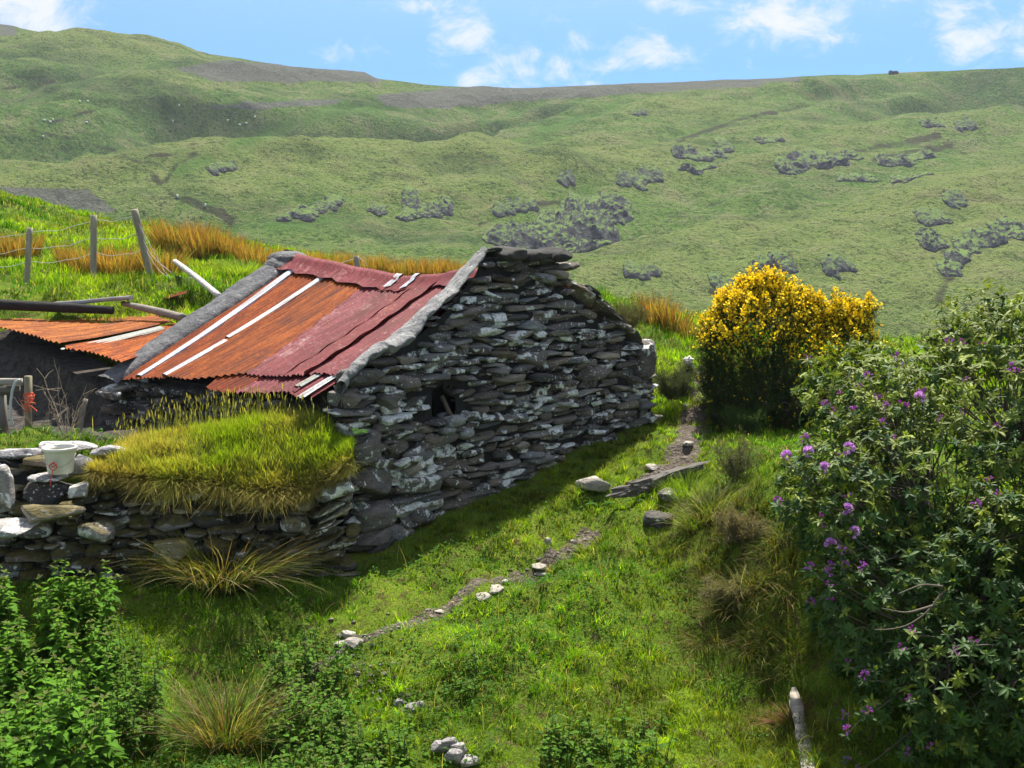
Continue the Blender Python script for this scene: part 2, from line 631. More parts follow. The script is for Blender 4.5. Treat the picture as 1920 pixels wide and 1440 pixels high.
def crag_mat():
    m, nt, bs, out = new_mat('crag_rock')
    p = objco(nt)
    n1 = noise_n(nt, objco(nt, (1, 1, 1.6)), .7, 6, .7)
    n2 = noise_n(nt, p, 3.0, 4, .7)
    c = ramp(nt, n1, [(.3, (.024, .024, .027)), (.55, (.075, .075, .082)), (.75, (.22, .22, .22))])
    g = nn(nt, 'ShaderNodeNewGeometry')
    sp = nn(nt, 'ShaderNodeSeparateXYZ')
    lk(nt, g.outputs['True Normal'], sp.inputs[0])
    gr = smooth(nt, math_n(nt, 'ADD', sp.outputs[2], math_n(nt, 'MULTIPLY', math_n(nt, 'SUBTRACT', n1, .5), .9)), .66, .86)
    gc = ramp(nt, n2, [(.3, (.055, .115, .025)), (.7, (.17, .23, .065))])
    lk(nt, mixc(nt, gr, c, gc), bs.inputs['Base Color'])
    bs.inputs['Roughness'].default_value = .95
    bs.inputs['Specular IOR Level'].default_value = .1
    bump(nt, bs, math_n(nt, 'ADD', n1, math_n(nt, 'MULTIPLY', n2, .4)), .7)
    return m


M_crag = crag_mat()


def ground_mat():
    m, nt, bs, out = new_mat('turf_soil')
    p = objco(nt)
    n1 = noise_n(nt, p, 0.9, 5)
    n2 = noise_n(nt, p, 7.0, 6, 0.65)
    n3 = noise_n(nt, p, 45.0, 4, 0.7)
    c = ramp(nt, n1, [(0.3, (0.055, 0.095, 0.010)), (0.5, (0.10, 0.16, 0.014)), (0.7, (0.16, 0.20, 0.022))])
    c = mixc(nt, smooth(nt, n2, 0.50, 0.66), c, (0.085, 0.065, 0.025))
    c = mixc(nt, 1.0, c, ramp(nt, n3, [(0.3, (0.5, 0.5, 0.5)), (0.7, (1.4, 1.4, 1.4))]), 'MULTIPLY')
    lk(nt, c, bs.inputs['Base Color'])
    bs.inputs['Roughness'].default_value = 1.0
    bs.inputs['Specular IOR Level'].default_value = 0.1
    bump(nt, bs, math_n(nt, 'ADD', n2, math_n(nt, 'MULTIPLY', n3, .6)), 0.05)
    return m


M_ground = ground_mat()


def path_mat():
    m, nt, bs, out = new_mat('trodden_earth')
    p = objco(nt)
    n2 = noise_n(nt, p, 9.0, 6, 0.7)
    v = nn(nt, 'ShaderNodeTexVoronoi')
    v.inputs['Scale'].default_value = 22.0
    lk(nt, p, v.inputs['Vector'])
    c = ramp(nt, n2, [(0.3, (0.035, 0.026, 0.018)), (0.55, (0.085, 0.065, 0.048)), (0.75, (0.18, 0.145, 0.115))])
    c = mixc(nt, math_n(nt, 'MULTIPLY', smooth(nt, v.outputs['Distance'], 0.35, 0.2), 0.5), c, (0.17, 0.15, 0.135))
    lk(nt, c, bs.inputs['Base Color'])
    bs.inputs['Roughness'].default_value = 1.0
    bump(nt, bs, math_n(nt, 'SUBTRACT', n2, v.outputs['Distance']), 0.03)
    return m


M_path = path_mat()


def hill_mat():
    m, nt, bs, out = new_mat('hill_pasture')
    a = attr(nt)                      # r = scree, g = dark ditch / heather, b = lush, alpha = painted fold shading
    sp = nn(nt, 'ShaderNodeSeparateColor')
    lk(nt, a.outputs['Color'], sp.inputs[0])
    p = objco(nt)
    big = noise_n(nt, p, 0.018, 5, 0.6, 0.6)
    mid = noise_n(nt, p, 0.11, 6, 0.65, 0.3)
    tus = noise_n(nt, p, 0.95, 3, 0.7)
    fin = noise_n(nt, p, 3.2, 3, 0.75)
    c = ramp(nt, big, [(0.3, (0.055, 0.130, 0.024)), (0.5, (0.105, 0.195, 0.034)), (0.7, (0.155, 0.220, 0.052))])
    c = mixc(nt, math_n(nt, 'MULTIPLY', smooth(nt, mid, 0.46, 0.66), 0.85), c, (0.20, 0.215, 0.10))
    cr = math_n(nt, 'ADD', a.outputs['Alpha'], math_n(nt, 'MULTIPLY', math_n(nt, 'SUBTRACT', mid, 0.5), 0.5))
    c = mixc(nt, math_n(nt, 'MULTIPLY', smooth(nt, cr, 0.55, 0.85), 0.6), c, (0.20, 0.245, 0.07))  # crests painted paler, standing in for light on the folds
    c = mixc(nt, math_n(nt, 'MULTIPLY', smooth(nt, cr, 0.45, 0.18), 0.45), c, (0.036, 0.092, 0.026))  # hollows painted darker in place of fold shade
    c = mixc(nt, math_n(nt, 'MULTIPLY', smooth(nt, mid, 0.44, 0.30), 0.7), c, (0.040, 0.075, 0.024))
    c = mixc(nt, math_n(nt, 'MULTIPLY', smooth(nt, tus, 0.52, 0.66), 0.6), c, (0.22, 0.215, 0.115))
    c = mixc(nt, math_n(nt, 'MULTIPLY', smooth(nt, tus, 0.48, 0.36), 0.75), c, (0.030, 0.052, 0.020))
    for rot_, scl, lo, hi, amt, colr in ((.56, (.010, .060, .05), .50, .66, .55, (0.050, 0.082, 0.034)), (.48, (.018, .11, .08), .54, .68, .5, (0.21, 0.20, 0.095)), (.62, (.035, .20, .15), .56, .68, .45, (0.060, 0.060, 0.040))):
        mp = nn(nt, 'ShaderNodeMapping')
        mp.inputs['Rotation'].default_value = (0, 0, -rot_)
        mp.inputs['Scale'].default_value = scl
        lk(nt, p, mp.inputs['Vector'])
        stn_ = noise_n(nt, mp.outputs[0], 1.0, 6, 0.68, 0.6)
        c = mixc(nt, math_n(nt, 'MULTIPLY', smooth(nt, stn_, lo, hi), amt), c, colr)
    c = mixc(nt, 1.0, c, ramp(nt, fin, [(0.3, (0.42, 0.45, 0.42)), (0.7, (1.42, 1.40, 1.35))]), 'MULTIPLY')
    c = mixc(nt, math_n(nt, 'MULTIPLY', sp.outputs[2], 0.6), c, (0.060, 0.145, 0.022))
    scn = noise_n(nt, p, 0.9, 5, 0.75)
    scc = ramp(nt, scn, [(0.3, (0.075, 0.085, 0.060)), (0.6, (0.135, 0.14, 0.115)), (0.75, (0.24, 0.24, 0.22))])
    c = mixc(nt, smooth(nt, math_n(nt, 'ADD', sp.outputs[0], math_n(nt, 'MULTIPLY', math_n(nt, 'SUBTRACT', mid, 0.5), 1.3)), 0.42, 0.58), c, scc)
    c = mixc(nt, math_n(nt, 'MULTIPLY', smooth(nt, math_n(nt, 'ADD', sp.outputs[1], math_n(nt, 'MULTIPLY', math_n(nt, 'SUBTRACT', mid, 0.5), 2.2)), 0.35, 0.7), 0.8), c, (0.040, 0.038, 0.026))
    lk(nt, c, bs.inputs['Base Color'])
    bs.inputs['Roughness'].default_value = 1.0
    bs.inputs['Specular IOR Level'].default_value = 0.05
    bump(nt, bs, math_n(nt, 'ADD', math_n(nt, 'MULTIPLY', mid, 2.2), math_n(nt, 'ADD', tus, math_n(nt, 'MULTIPLY', fin, .5))), 1.6, 1.0)
    return m


M_hill = hill_mat()

# ------------------------------------------------------------------ plan of the barn
A2 = np.array([-1.88, 13.1])       # near left corner of the gable
B2 = np.array([2.20, 17.5])        # right corner of the gable
GD = (B2 - A2) / np.linalg.norm(B2 - A2)          # along the gable
GW = float(np.linalg.norm(B2 - A2))
RD = np.array([-GD[1], GD[0]])                    # along the ridge, away from the gable
GN = -RD                                          # gable faces this way
M2 = (A2 + B2) / 2
C2 = A2 + 5.08 * RD
D2 = B2 + 5.08 * RD


def on_vplane(px, py, p2, n2, off=0.0):
    """pixel -> point on a vertical plane through p2 with plan normal n2"""
    d = ray(px, py)
    s = ((p2[0] + n2[0] * off) * n2[0] + (p2[1] + n2[1] * off) * n2[1]) / (d[0] * n2[0] + d[1] * n2[1])
    return np.array([0, 0, CAMZ]) + d * s


def rect_mask(x, y, o2, d2, n2, u0, u1, w0, w1):
    u = (x - o2[0]) * d2[0] + (y - o2[1]) * d2[1]
    w = (x - o2[0]) * n2[0] + (y - o2[1]) * n2[1]
    return (u > u0) & (u < u1) & (w > w0) & (w < w1)


# ------------------------------------------------------------------ near ground height
CTRL = [P(*c) for c in [
    (-300, 1440, 9.0), (0, 1440, 9.0), (480, 1440, 9.0), (960, 1440, 8.9), (1440, 1440, 8.9), (1920, 1440, 9.0), (2300, 1440, 9.0),
    (960, 1250, 10.4), (700, 1190, 11.2), (500, 1150, 11.8), (250, 1110, 12.0), (0, 1080, 12.0), (-300, 1060, 12.0),
    (880, 1110, 12.0), (1030, 1040, 13.0), (1100, 1000, 13.6), (700, 1020, 12.8), (850, 945, 13.9), (1000, 895, 15.0), (1235, 795, 17.3),
    (1080, 900, 14.8), (1150, 910, 14.6), (1300, 893, 14.3), (1400, 925, 12.9), (1200, 1010, 12.9), (1220, 965, 13.6),
    (1250, 1200, 10.9), (1480, 1370, 9.5), (1300, 1010, 12.6), (1150, 1150, 11.4),
    (1290, 850, 15.5), (1310, 760, 17.8), (1320, 700, 19.6), (1480, 810, 17.0), (1800, 800, 16.0), (1900, 950, 12.5), (1800, 1060, 10.9), (2300, 900, 13),
    (1250, 640, 22.0), (1200, 592, 25.0), (1330, 612, 25.0), (1500, 650, 25.0), (1800, 650, 26.0), (2400, 650, 26.0),
    (1260, 660, 34.0), (1700, 720, 36.0), (900, 535, 28.0), (900, 585, 38.0), (700, 545, 24.0), (1050, 570, 24.0),
    (0, 562, 20.4), (200, 556, 20.3), (380, 566, 20.5), (-300, 560, 20.4), (50, 538, 22.0), (280, 524, 22.5), (450, 530, 23.0),
    (0, 462, 27.0), (0, 368, 42.0), (-400, 300, 42.0), (170, 410, 36.0), (300, 440, 33.0), (420, 462, 31.0), (540, 495, 29.5), (700, 520, 28.5),
    (0, 420, 54.0), (300, 500, 48.0), (540, 560, 44.0), (-400, 380, 54.0),
    (655, 1062, 12.45), (560, 1066, 12.3), (430, 1068, 12.25), (300, 1068, 12.2), (170, 1066, 12.1), (40, 1062, 12.05), (-100, 1060, 12.05),
    (600, 865, 13.15), (450, 868, 13.1), (300, 870, 13.1), (150, 872, 13.05), (20, 872, 13.0), (-150, 872, 13.0),
    (1490, 952, 11.35), (1400, 935, 12.3), (1440, 1120, 10.85), (1460, 1290, 10.2), (1370, 1060, 11.7), (1340, 1200, 10.75), (1390, 1260, 10.35), (1560, 940, 11.2), (1600, 1300, 9.8),
    (100, 812, 16.0), (215, 812, 15.6), (50, 835, 14.6), (-200, 820, 14.6), (300, 830, 14.0), (500, 850, 13.6), (-100, 690, 18.6), (120, 690, 18.4)]]
CTRL += [np.array(c, float) for c in [(-8, -3, 2.2), (0, -3, 2.2), (8, -3, 2.2), (-6, 1.5, 2.1), (0, 1.5, 2.1), (6, 1.5, 2.1), (-4, 5.5, .5), (0, 5.5, .4), (4, 5.5, .5),
                                      (-3.0, 18.5, 1.7), (0, 20.5, 2.0), (14, 6, 1.2), (-14, 6, 1.0), (16, 18, 1.4)]]
CTRL = np.array(CTRL)


def tps_fit(c, lam=0.006):
    n = len(c)
    r = np.hypot(c[:, None, 0] - c[None, :, 0], c[:, None, 1] - c[None, :, 1])
    K = np.where(r > 0, r * r * np.log(np.maximum(r, 1e-9)), 0) + lam * np.eye(n)
    Pm = np.c_[np.ones(n), c[:, :2]]
    Amat = np.block([[K, Pm], [Pm.T, np.zeros((3, 3))]])
    return np.linalg.solve(Amat, np.r_[c[:, 2], 0, 0, 0])


TPS = tps_fit(CTRL)


def gz0(x, y):
    x, y = np.asarray(x, float), np.asarray(y, float)
    out = np.empty(x.size)
    xf, yf = x.ravel(), y.ravel()
    for s in range(0, x.size, 40000):
        e = slice(s, s + 40000)
        r2 = (xf[e, None] - CTRL[None, :, 0]) ** 2 + (yf[e, None] - CTRL[None, :, 1]) ** 2
        K = 0.5 * r2 * np.log(np.maximum(r2, 1e-12))
        out[e] = K @ TPS[:-3] + TPS[-3] + TPS[-2] * xf[e] + TPS[-1] * yf[e]
    return out.reshape(x.shape)


GB = np.array([on_vplane(*q, A2, GN) for q in [(640, 1052), (700, 1034), (760, 1008), (810, 978), (850, 950), (900, 936), (1000, 900), (1070, 852), (1100, 838), (1235, 792), (1280, 780)]])
GB_U = (GB[:, 0] - A2[0]) * GD[0] + (GB[:, 1] - A2[1]) * GD[1]
GB_Z = GB[:, 2]
WF0, WF1 = np.array([-7.2, 12.45]), np.array([-1.72, 12.72])
WFD = (WF1 - WF0) / np.linalg.norm(WF1 - WF0)
WFN = np.array([WFD[1], -WFD[0]])

# foot path, drawn on the ground
def base_hit(px, py, y0=5.0, y1=60.0):
    ys = np.linspace(y0, y1, 900)
    d = ray(px, py)
    X, Z = d[0] / d[1] * ys, CAMZ + d[2] / d[1] * ys
    below = Z < gz0(X, ys)
    i = int(np.argmax(below)) if below.any() else len(ys) - 1
    return np.array([X[i], ys[i], Z[i]])


LOWPATH = [(520, 1320), (590, 1245), (650, 1205), (725, 1186), (800, 1153), (880, 1116), (960, 1080), (1020, 1047), (1070, 1018), (1120, 985)]
UPPATH = [(1180, 905), (1240, 884), (1278, 862), (1290, 830), (1298, 790), (1304, 750), (1314, 715), (1328, 690)]
low2 = [base_hit(*p)[:2] for p in LOWPATH]
up2 = [base_hit(*p)[:2] for p in UPPATH]


def path_dist(x, y):
    return np.minimum(polyline_dist(x, y, low2) - 0.085, polyline_dist(x, y, up2) - 0.17)


def gz(x, y):
    x, y = np.asarray(x, float), np.asarray(y, float)
    z = gz0(x, y)
    near = np.clip((y - 6) / 2, 0, 1)
    z = z + near * (0.25 * fb2(x, y, .95, 3, seed=3.0) + 0.17 * fb2(x, y, 2.6, 3, seed=8.0))
    far = np.clip((y - 20) / 6, 0, 1)
    z = z + far * 0.22 * fb2(x, y, 0.35, 3, seed=5.0)
    # a tussocky mound left of the path
    z = z + 0.22 * np.exp(-(((x - .75) / .75) ** 2 + ((y - 11.6) / .5) ** 2)) + .12 * np.exp(-(((x - 1.1) / .3) ** 2 + ((y - 12.7) / .3) ** 2))
    z = z - 0.05 * np.exp(-np.maximum(path_dist(x, y), 0) ** 2 / .02)
    ww = (x - WF0[0]) * -WFN[0] + (y - WF0[1]) * -WFN[1]          # metres behind the face of the low wall
    uu = (x - WF0[0]) * WFD[0] + (y - WF0[1]) * WFD[1]
    cap_ = .14 + .05 * fb2(x, y, 2.0, 2, seed=14.) + 4.0 * np.maximum(0, ww - .18) + np.maximum(0, uu - 5.5) * .8 + .12 * np.clip(-ww - .25, 0, 9)
    z = np.where((ww > -1.3) & (ww < .7) & (uu < 6.2), np.minimum(z, cap_), z)
    wg = (x - A2[0]) * GN[0] + (y - A2[1]) * GN[1]               # metres in front of the gable
    ug = (x - A2[0]) * GD[0] + (y - A2[1]) * GD[1]
    capg = np.interp(ug, GB_U, GB_Z) + .01 - .10 * wg + .03 * fb2(x, y, 3.0, 2, seed=19.)
    gsel = (wg > -.35) & (wg < 1.0) & (ug > -.25) & (ug < 6.3)
    z = np.where(gsel, np.where(wg > .7, z + (np.minimum(z, capg) - z) * (1 - (wg - .7) / .3), np.minimum(z, capg)), z)
    z = z - np.where(y > 46, ((y - 46) / 24.0) ** 2 * 24, 0)
    return z


def hit(px, py, y0=6.0, y1=60.0):
    ys = np.linspace(y0, y1, 2400)
    d = ray(px, py)
    X, Z = d[0] / d[1] * ys, CAMZ + d[2] / d[1] * ys
    below = Z < gz(X, ys)
    i = int(np.argmax(below)) if below.any() else len(ys) - 1
    return np.array([X[i], ys[i], float(gz(X[i:i + 1], ys[i:i + 1])[0])])


# ------------------------------------------------------------------ STRUCTURE: ground, path, hill
pxs = np.linspace(-1300, 3200, 420)
ysn = np.concatenate([np.linspace(-6, 7.9, 24), np.geomspace(8.0, 72, 360)])
PX, YY = np.meshgrid(pxs, ysn)
XX = (PX - 960) / FPX * np.maximum(YY, 7.0)
ZZ = gz(XX, YY)
mb = MB()
mb.grid(np.stack([XX, YY, ZZ], -1))
mb.build('ground', M_ground, kind='structure')

for nm, pts, w in (('path', low2, .12), ('path', up2, .20)):
    pts = np.array(pts)
    t = np.linspace(0, len(pts) - 1, 90)
    c = np.stack([np.interp(t, range(len(pts)), pts[:, k]) for k in (0, 1)], -1)
    k = np.ones(7) / 7
    c = np.stack([np.convolve(np.pad(c[:, i], 3, 'edge'), k, 'valid') for i in (0, 1)], -1)
    tn = unit(np.gradient(c, axis=0))
    nr = np.stack([-tn[:, 1], tn[:, 0]], -1)
    q = np.linspace(-1, 1, 9)
    ww = w * (1 + .7 * fb2(t, t * 0, 1.3, 3, seed=9.0))
    G = c[:, None] + nr[:, None] * (q[None, :, None] * ww[:, None, None])
    Z = gz(G[..., 0], G[..., 1]) + 0.016 - 0.02 * np.abs(q)[None] ** 3 + .012 * fb2(G[..., 0], G[..., 1], 9.0, 2)
    mb = MB()
    mb.grid(np.concatenate([G, Z[..., None]], -1), flip=True)
    mb.build(nm, M_path, kind='structure')

def yard_f(x, y):
    u = (x - A2[0]) * RD[0] + (y - A2[1]) * RD[1]
    w = (x - A2[0]) * -GD[0] + (y - A2[1]) * -GD[1]
    return np.clip(1 - np.abs(u - 6.2) / 4.2, 0, 1) * np.clip((w + .6) * 4, 0, 1) * np.clip((2.1 - w) * 2, 0, 1) * (y > 13.3)


yx, yy_ = np.meshgrid(np.linspace(-10.5, -3.0, 110), np.linspace(13.2, 19.5, 90))
yz = gz(yx, yy_) + np.where(yard_f(yx, yy_) > .12 + .1 * fb2(yx, yy_, 2., 2), .02, -.10)
mb = MB()
mb.grid(np.stack([yx, yy_, yz], -1))
mb.build('yard', M_mud, kind='structure')

SKY_PTS = np.array([(-2500, -60), (-900, 10), (-300, 25), (0, 36), (30, 50), (120, 64), (200, 75), (350, 92), (560, 124), (690, 136), (712, 148), (800, 158), (900, 164), (1000, 165),
                    (1100, 160), (1300, 152), (1500, 143), (1680, 136), (1800, 130), (1920, 126), (2600, 118), (5000, 60)], float)
YB, YC = 200.0, 480.0


def tzv(py):
    cy = (720 - py) / FPX
    return (cy * CP - SP) / (cy * SP + CP)


def hz(x, y):
    x, y = np.asarray(x, float), np.asarray(y, float)
    px = 960 + FPX * x / np.maximum(y, 20.) / 1.0
    sky_py = np.interp(px, SKY_PTS[:, 0], SKY_PTS[:, 1]) + 2.0 * fb2(px, px * 0, 0.02, 4, seed=2.0)
    zc = CAMZ + YC * tzv(sky_py)
    zb = CAMZ + YB * tzv(np.interp(px, [-500, 300, 900, 1500, 2200], [560., 560, 600, 680, 720]))
    w = (y - YB) / (YC - YB)
    z = zb + (zc - zb) * np.clip(w, 0, 1) ** 1.05
    fade = np.clip((1 - w) / .12, 0.0, 1) * np.clip(w / .1 + .3, 0, 1)
    rx, ry = x * .8 + y * .5, -x * .5 + y * .8
    fold = fbm(np.stack([rx * .008, ry * .024, rx * 0 + 1.5], -1), 3)
    fold = 1.3 * (fold - .5 * np.abs(fold))
    z = z + fade * (26.0 * fold + 4.5 * fb2(x, y, .026, 4, seed=4.) + 2.6 * np.abs(fb2(x, y, .06, 4, .55, seed=6.)) + .9 * fb2(x, y, .22, 3, seed=16.))
    z = np.where(w < 0, zb - 3 * np.clip(-w, 0, 1), z)
    z = np.where(w > 1, zc - (y - YC) * .35, z)
    return z


ys = np.concatenate([np.linspace(40, YB, 24)[:-1], np.linspace(YB, YC, 330), np.linspace(YC, 900, 16)[1:]])
pxh = np.concatenate([np.linspace(-5000, -300, 60)[:-1], np.linspace(-300, 2220, 520), np.linspace(2220, 7000, 60)[1:]])
PXH, YH = np.meshgrid(pxh, ys)
XH = (PXH - 960) / FPX * YH
ZH = hz(XH, YH)
V = np.stack([XH, YH, ZH], -1)
qx, qy = project(V)
scr = np.zeros(qx.shape)
lush = np.zeros(qx.shape)


def soft_poly(poly, grow=14):
    m = inpoly(qx, qy, poly).astype(float)
    d = polyline_dist(qx, qy, list(poly) + [poly[0]])
    return np.where(m > 0, np.clip(.5 + d / grow, 0, 1), np.clip(.5 - d / grow, 0, 1))


for poly in ([(330, 128), (420, 112), (560, 122), (700, 128), (716, 152), (560, 154), (400, 152)],
             [(700, 178), (900, 160), (1180, 155), (1420, 148), (1430, 160), (1250, 172), (1000, 188), (800, 205), (720, 200)],
             [(-20, 352), (165, 356), (222, 398), (100, 390), (-20, 372)], [(0, 40), (32, 50), (32, 68), (0, 66)],
             [(390, 196), (500, 190), (640, 186), (640, 194), (480, 206), (390, 204)], [(800, 168), (1100, 156), (1500, 143), (1500, 152), (1150, 168), (820, 182)]):
    scr = np.maximum(scr, soft_poly(poly))
dark = np.zeros(qx.shape)
for pts, w in (([(55, 232), (110, 226), (160, 210), (250, 190), (340, 178)], 5), ([(60, 245), (130, 262), (215, 282), (270, 310), (300, 345), (330, 370), (390, 395), (440, 412)], 6),
               ([(365, 290), (330, 310), (312, 340)], 7), ([(0, 168), (110, 152)], 3), ([(280, 292), (365, 288)], 4), ([(345, 372), (420, 400), (435, 425)], 8),
               ([(1270, 265), (1380, 225), (1500, 200)], 6), ([(900, 420), (1000, 385), (1100, 370)], 7), ([(1480, 320), (1600, 285), (1760, 255)], 8), ([(1640, 300), (1780, 275)], 9),
               ([(1760, 560), (1800, 480), (1900, 430)], 16), ([(1740, 420), (1770, 470)], 14), ([(1340, 545), (1480, 480)], 12)):
    dark = np.maximum(dark, np.exp(-(polyline_dist(qx, qy, pts) / w) ** 2) * .68)
for pts, w in (([(330, 320), (390, 300)], 14), ([(340, 375), (400, 388)], 9), ([(440, 270), (600, 215), (760, 195)], 14), ([(1000, 250), (1150, 200)], 12), ([(500, 425), (620, 415)], 10)):
    lush = np.maximum(lush, np.exp(-(polyline_dist(qx, qy, pts) / w) ** 2))
mb = MB()
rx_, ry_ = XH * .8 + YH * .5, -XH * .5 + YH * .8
crest = .5 + .9 * fbm(np.stack([rx_ * .008, ry_ * .024, rx_ * 0 + 1.5], -1), 3)  # fold height, drives the light and shade painted into the hill colour
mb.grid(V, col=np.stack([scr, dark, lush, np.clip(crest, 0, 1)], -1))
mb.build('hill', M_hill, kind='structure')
mb = MB()
rr = np.array([0, 60, 300, 1200, 3000.])
aa = np.linspace(0, 2 * np.pi, 49)
mb.grid(np.stack([rr[:, None] * np.cos(aa), rr[:, None] * np.sin(aa), np.full((5, 49), -45.0) + 0 * aa], -1))
mb.build('valley_floor', M_hill, kind='structure')


def hill_hit(px, py):
    yy = np.linspace(60, YC + 5, 2500)
    d = ray(px, py)
    X, Z = d[0] / d[1] * yy, CAMZ + d[2] / d[1] * yy
    b = Z < hz(X, yy)
    i = int(np.argmax(b)) if b.any() else len(yy) - 1
    return np.array([X[i], yy[i], Z[i]])


# ------------------------------------------------------------------ stones
def cube_template(nx, ny, nz):
    pts, idx, F = [], {}, []

    def vid(p):
        k = tuple(np.round(p, 5))
        if k not in idx:
            idx[k] = len(pts)
            pts.append(p)
        return idx[k]
    n = (nx, ny, nz)
    for ax in range(3):
        b, c = (ax + 1) % 3, (ax + 2) % 3
        gb, gc = np.linspace(-1, 1, n[b] + 1), np.linspace(-1, 1, n[c] + 1)
        for s in (-1, 1):
            for i in range(n[b]):
                for j in range(n[c]):
                    q = []
                    for (u, v) in ((gb[i], gc[j]), (gb[i + 1], gc[j]), (gb[i + 1], gc[j + 1]), (gb[i], gc[j + 1])):
                        p = np.zeros(3)
                        p[ax], p[b], p[c] = s, u, v
                        q.append(vid(p))
                    F.append(q if s > 0 else q[::-1])
    return np.array(pts), np.array(F)


T_STONE = cube_template(10, 6, 6)
T_BIG = cube_template(14, 12, 10)
T_SMALL = cube_template(4, 3, 3)


def stones(mb, pos, R, half, col, power=3.4, cuts=8, rough=0.085, tmpl=None, lumpy=0.12):
    """angular stones: superellipsoids cut by random planes and roughened. pos (N,3) R (N,3,3) half (N,3) col (N,4)"""
    tV, tF = tmpl or T_STONE
    N = len(pos)
    if N == 0:
        return
    p = np.asarray(power) * np.ones((N, 1)) if np.ndim(power) == 0 else np.asarray(power)[:, None]
    V = np.repeat(tV[None], N, 0)
    nrm = (np.abs(V) ** p[..., None]).sum(-1) ** (1 / p)
    V = V / nrm[..., None]
    for k in range(cuts):
        n = unit(rng.standard_normal((N, 3)) * [1, .7, 1.0])
        d = rng.uniform(.62, .95, (N, 1))
        ex = np.maximum(np.einsum('nkj,nj->nk', V, n) - d, 0)
        V = V - ex[..., None] * n[:, None] * .97
    seed = rng.uniform(0, 200, (N, 1, 3))
    half = np.asarray(half, float)
    W3 = V * half[:, None]
    sz = half.mean(1)[:, None, None]
    q = W3 / sz
    dsp = lumpy * fbm(q * 1.1 + seed, 2) + rough * fbm(q * np.array([1.5, 1.5, 4.5]) * 1.6 + seed + 31, 3)
    W3 = W3 * (1 + dsp[..., None])
    V = np.einsum('nij,nkj->nki', R, W3) + np.asarray(pos)[:, None]
    k = len(tV)
    F = (tF[None] + (np.arange(N) * k)[:, None, None]).reshape(-1, 4)
    mb.add(V.reshape(-1, 3), F, np.repeat(np.asarray(col)[:, None], k, 1).reshape(-1, 4))


def stone_cols(N, base=(0.105, 0.10, 0.098), var=.45, lich=(0.2, .9)):
    g = np.exp(rng.normal(-.05, var, (N, 1)))
    t = rng.uniform(-1, 1, (N, 1))
    c = np.array(base) * g * (1 + t * np.array([.14, .03, -.12]))
    return np.c_[c, rng.uniform(*lich, N)]


def wall_frame(d2, n2):
    return np.stack([np.r_[d2, 0], np.r_[-n2, 0], [0, 0, 1.]], -1)     # local x along wall, y into wall, z up


def rot_small(N, sx, sy, sz):
    a, b, c = rng.normal(0, sx, N), rng.normal(0, sy, N), rng.normal(0, sz, N)
    z, o = np.zeros(N), np.ones(N)
    Rx = np.stack([o, z, z, z, np.cos(a), -np.sin(a), z, np.sin(a), np.cos(a)], -1).reshape(-1, 3, 3)
    Ry = np.stack([np.cos(b), z, np.sin(b), z, o, z, -np.sin(b), z, np.cos(b)], -1).reshape(-1, 3, 3)
    Rz = np.stack([np.cos(c), -np.sin(c), z, np.sin(c), np.cos(c), z, z, z, o], -1).reshape(-1, 3, 3)
    return Rx @ Ry @ Rz


def masonry(mb, o2, d2, n2, u0, u1, v0, v1, ok, hfun, aspect=(2.2, 4.6), depth=.22, prot=.035, base=(0.105, 0.10, 0.098), lich=(0.2, .9), chips=True, power=(2.8, 4.2), wob=.05, lumpy=.12):
    """courses of stone on the vertical plane o2 + u*d2, height v"""
    U, Vv, H, L = [], [], [], []
    v = v0
    while v < v1:
        h0 = hfun(None, v)
        u = u0 - rng.uniform(0, .4)
        while u < u1:
            h = h0 * rng.uniform(.72, 1.15) * hfun(u, v) / h0
            l = h0 * rng.uniform(*aspect) * (hfun(u, v) / h0) ** .6
            U.append(u + l / 2)
            Vv.append(v + h0 / 2 + wob * math.sin(u * 1.7 + v * 2.3) + wob * .6 * math.sin(u * 4.1 - v * 5))
            H.append(h)
            L.append(l)
            u += l * .90
        v += h0 * .87
    U, Vv, H, L = map(np.array, (U, Vv, H, L))
    if chips:
        n = int(len(U) * .9)
        U = np.r_[U, rng.uniform(u0, u1, n)]
        Vv = np.r_[Vv, rng.uniform(v0, v1, n)]
        hh = rng.uniform(.025, .06, n)
        H = np.r_[H, hh]
        L = np.r_[L, hh * rng.uniform(2.5, 6, n)]
    main = np.arange(len(U)) < (len(U) - (n if chips else 0))
    k = ok(U, Vv, L, H)
    U, Vv, H, L, main = U[k], Vv[k], H[k], L[k], main[k]
    N = len(U)
    pr = rng.normal(0, prot, N) - np.where(main, 0, .05)
    b = depth * rng.uniform(.8, 1.2, N)
    pos = np.c_[o2[0] + d2[0] * U + n2[0] * (pr - b), o2[1] + d2[1] * U + n2[1] * (pr - b), Vv]
    R = wall_frame(d2, n2)[None] @ rot_small(N, .09, .07, .05)
    col = stone_cols(N, base, lich=lich)
    for sel, tm in ((main, T_STONE), (~main, T_SMALL)):
        stones(mb, pos[sel], R[sel], np.c_[L / 2 * 1.03, b, H / 2 * 1.12][sel], col[sel], rng.uniform(*power, sel.sum()), tmpl=tm, lumpy=lumpy)
    return N


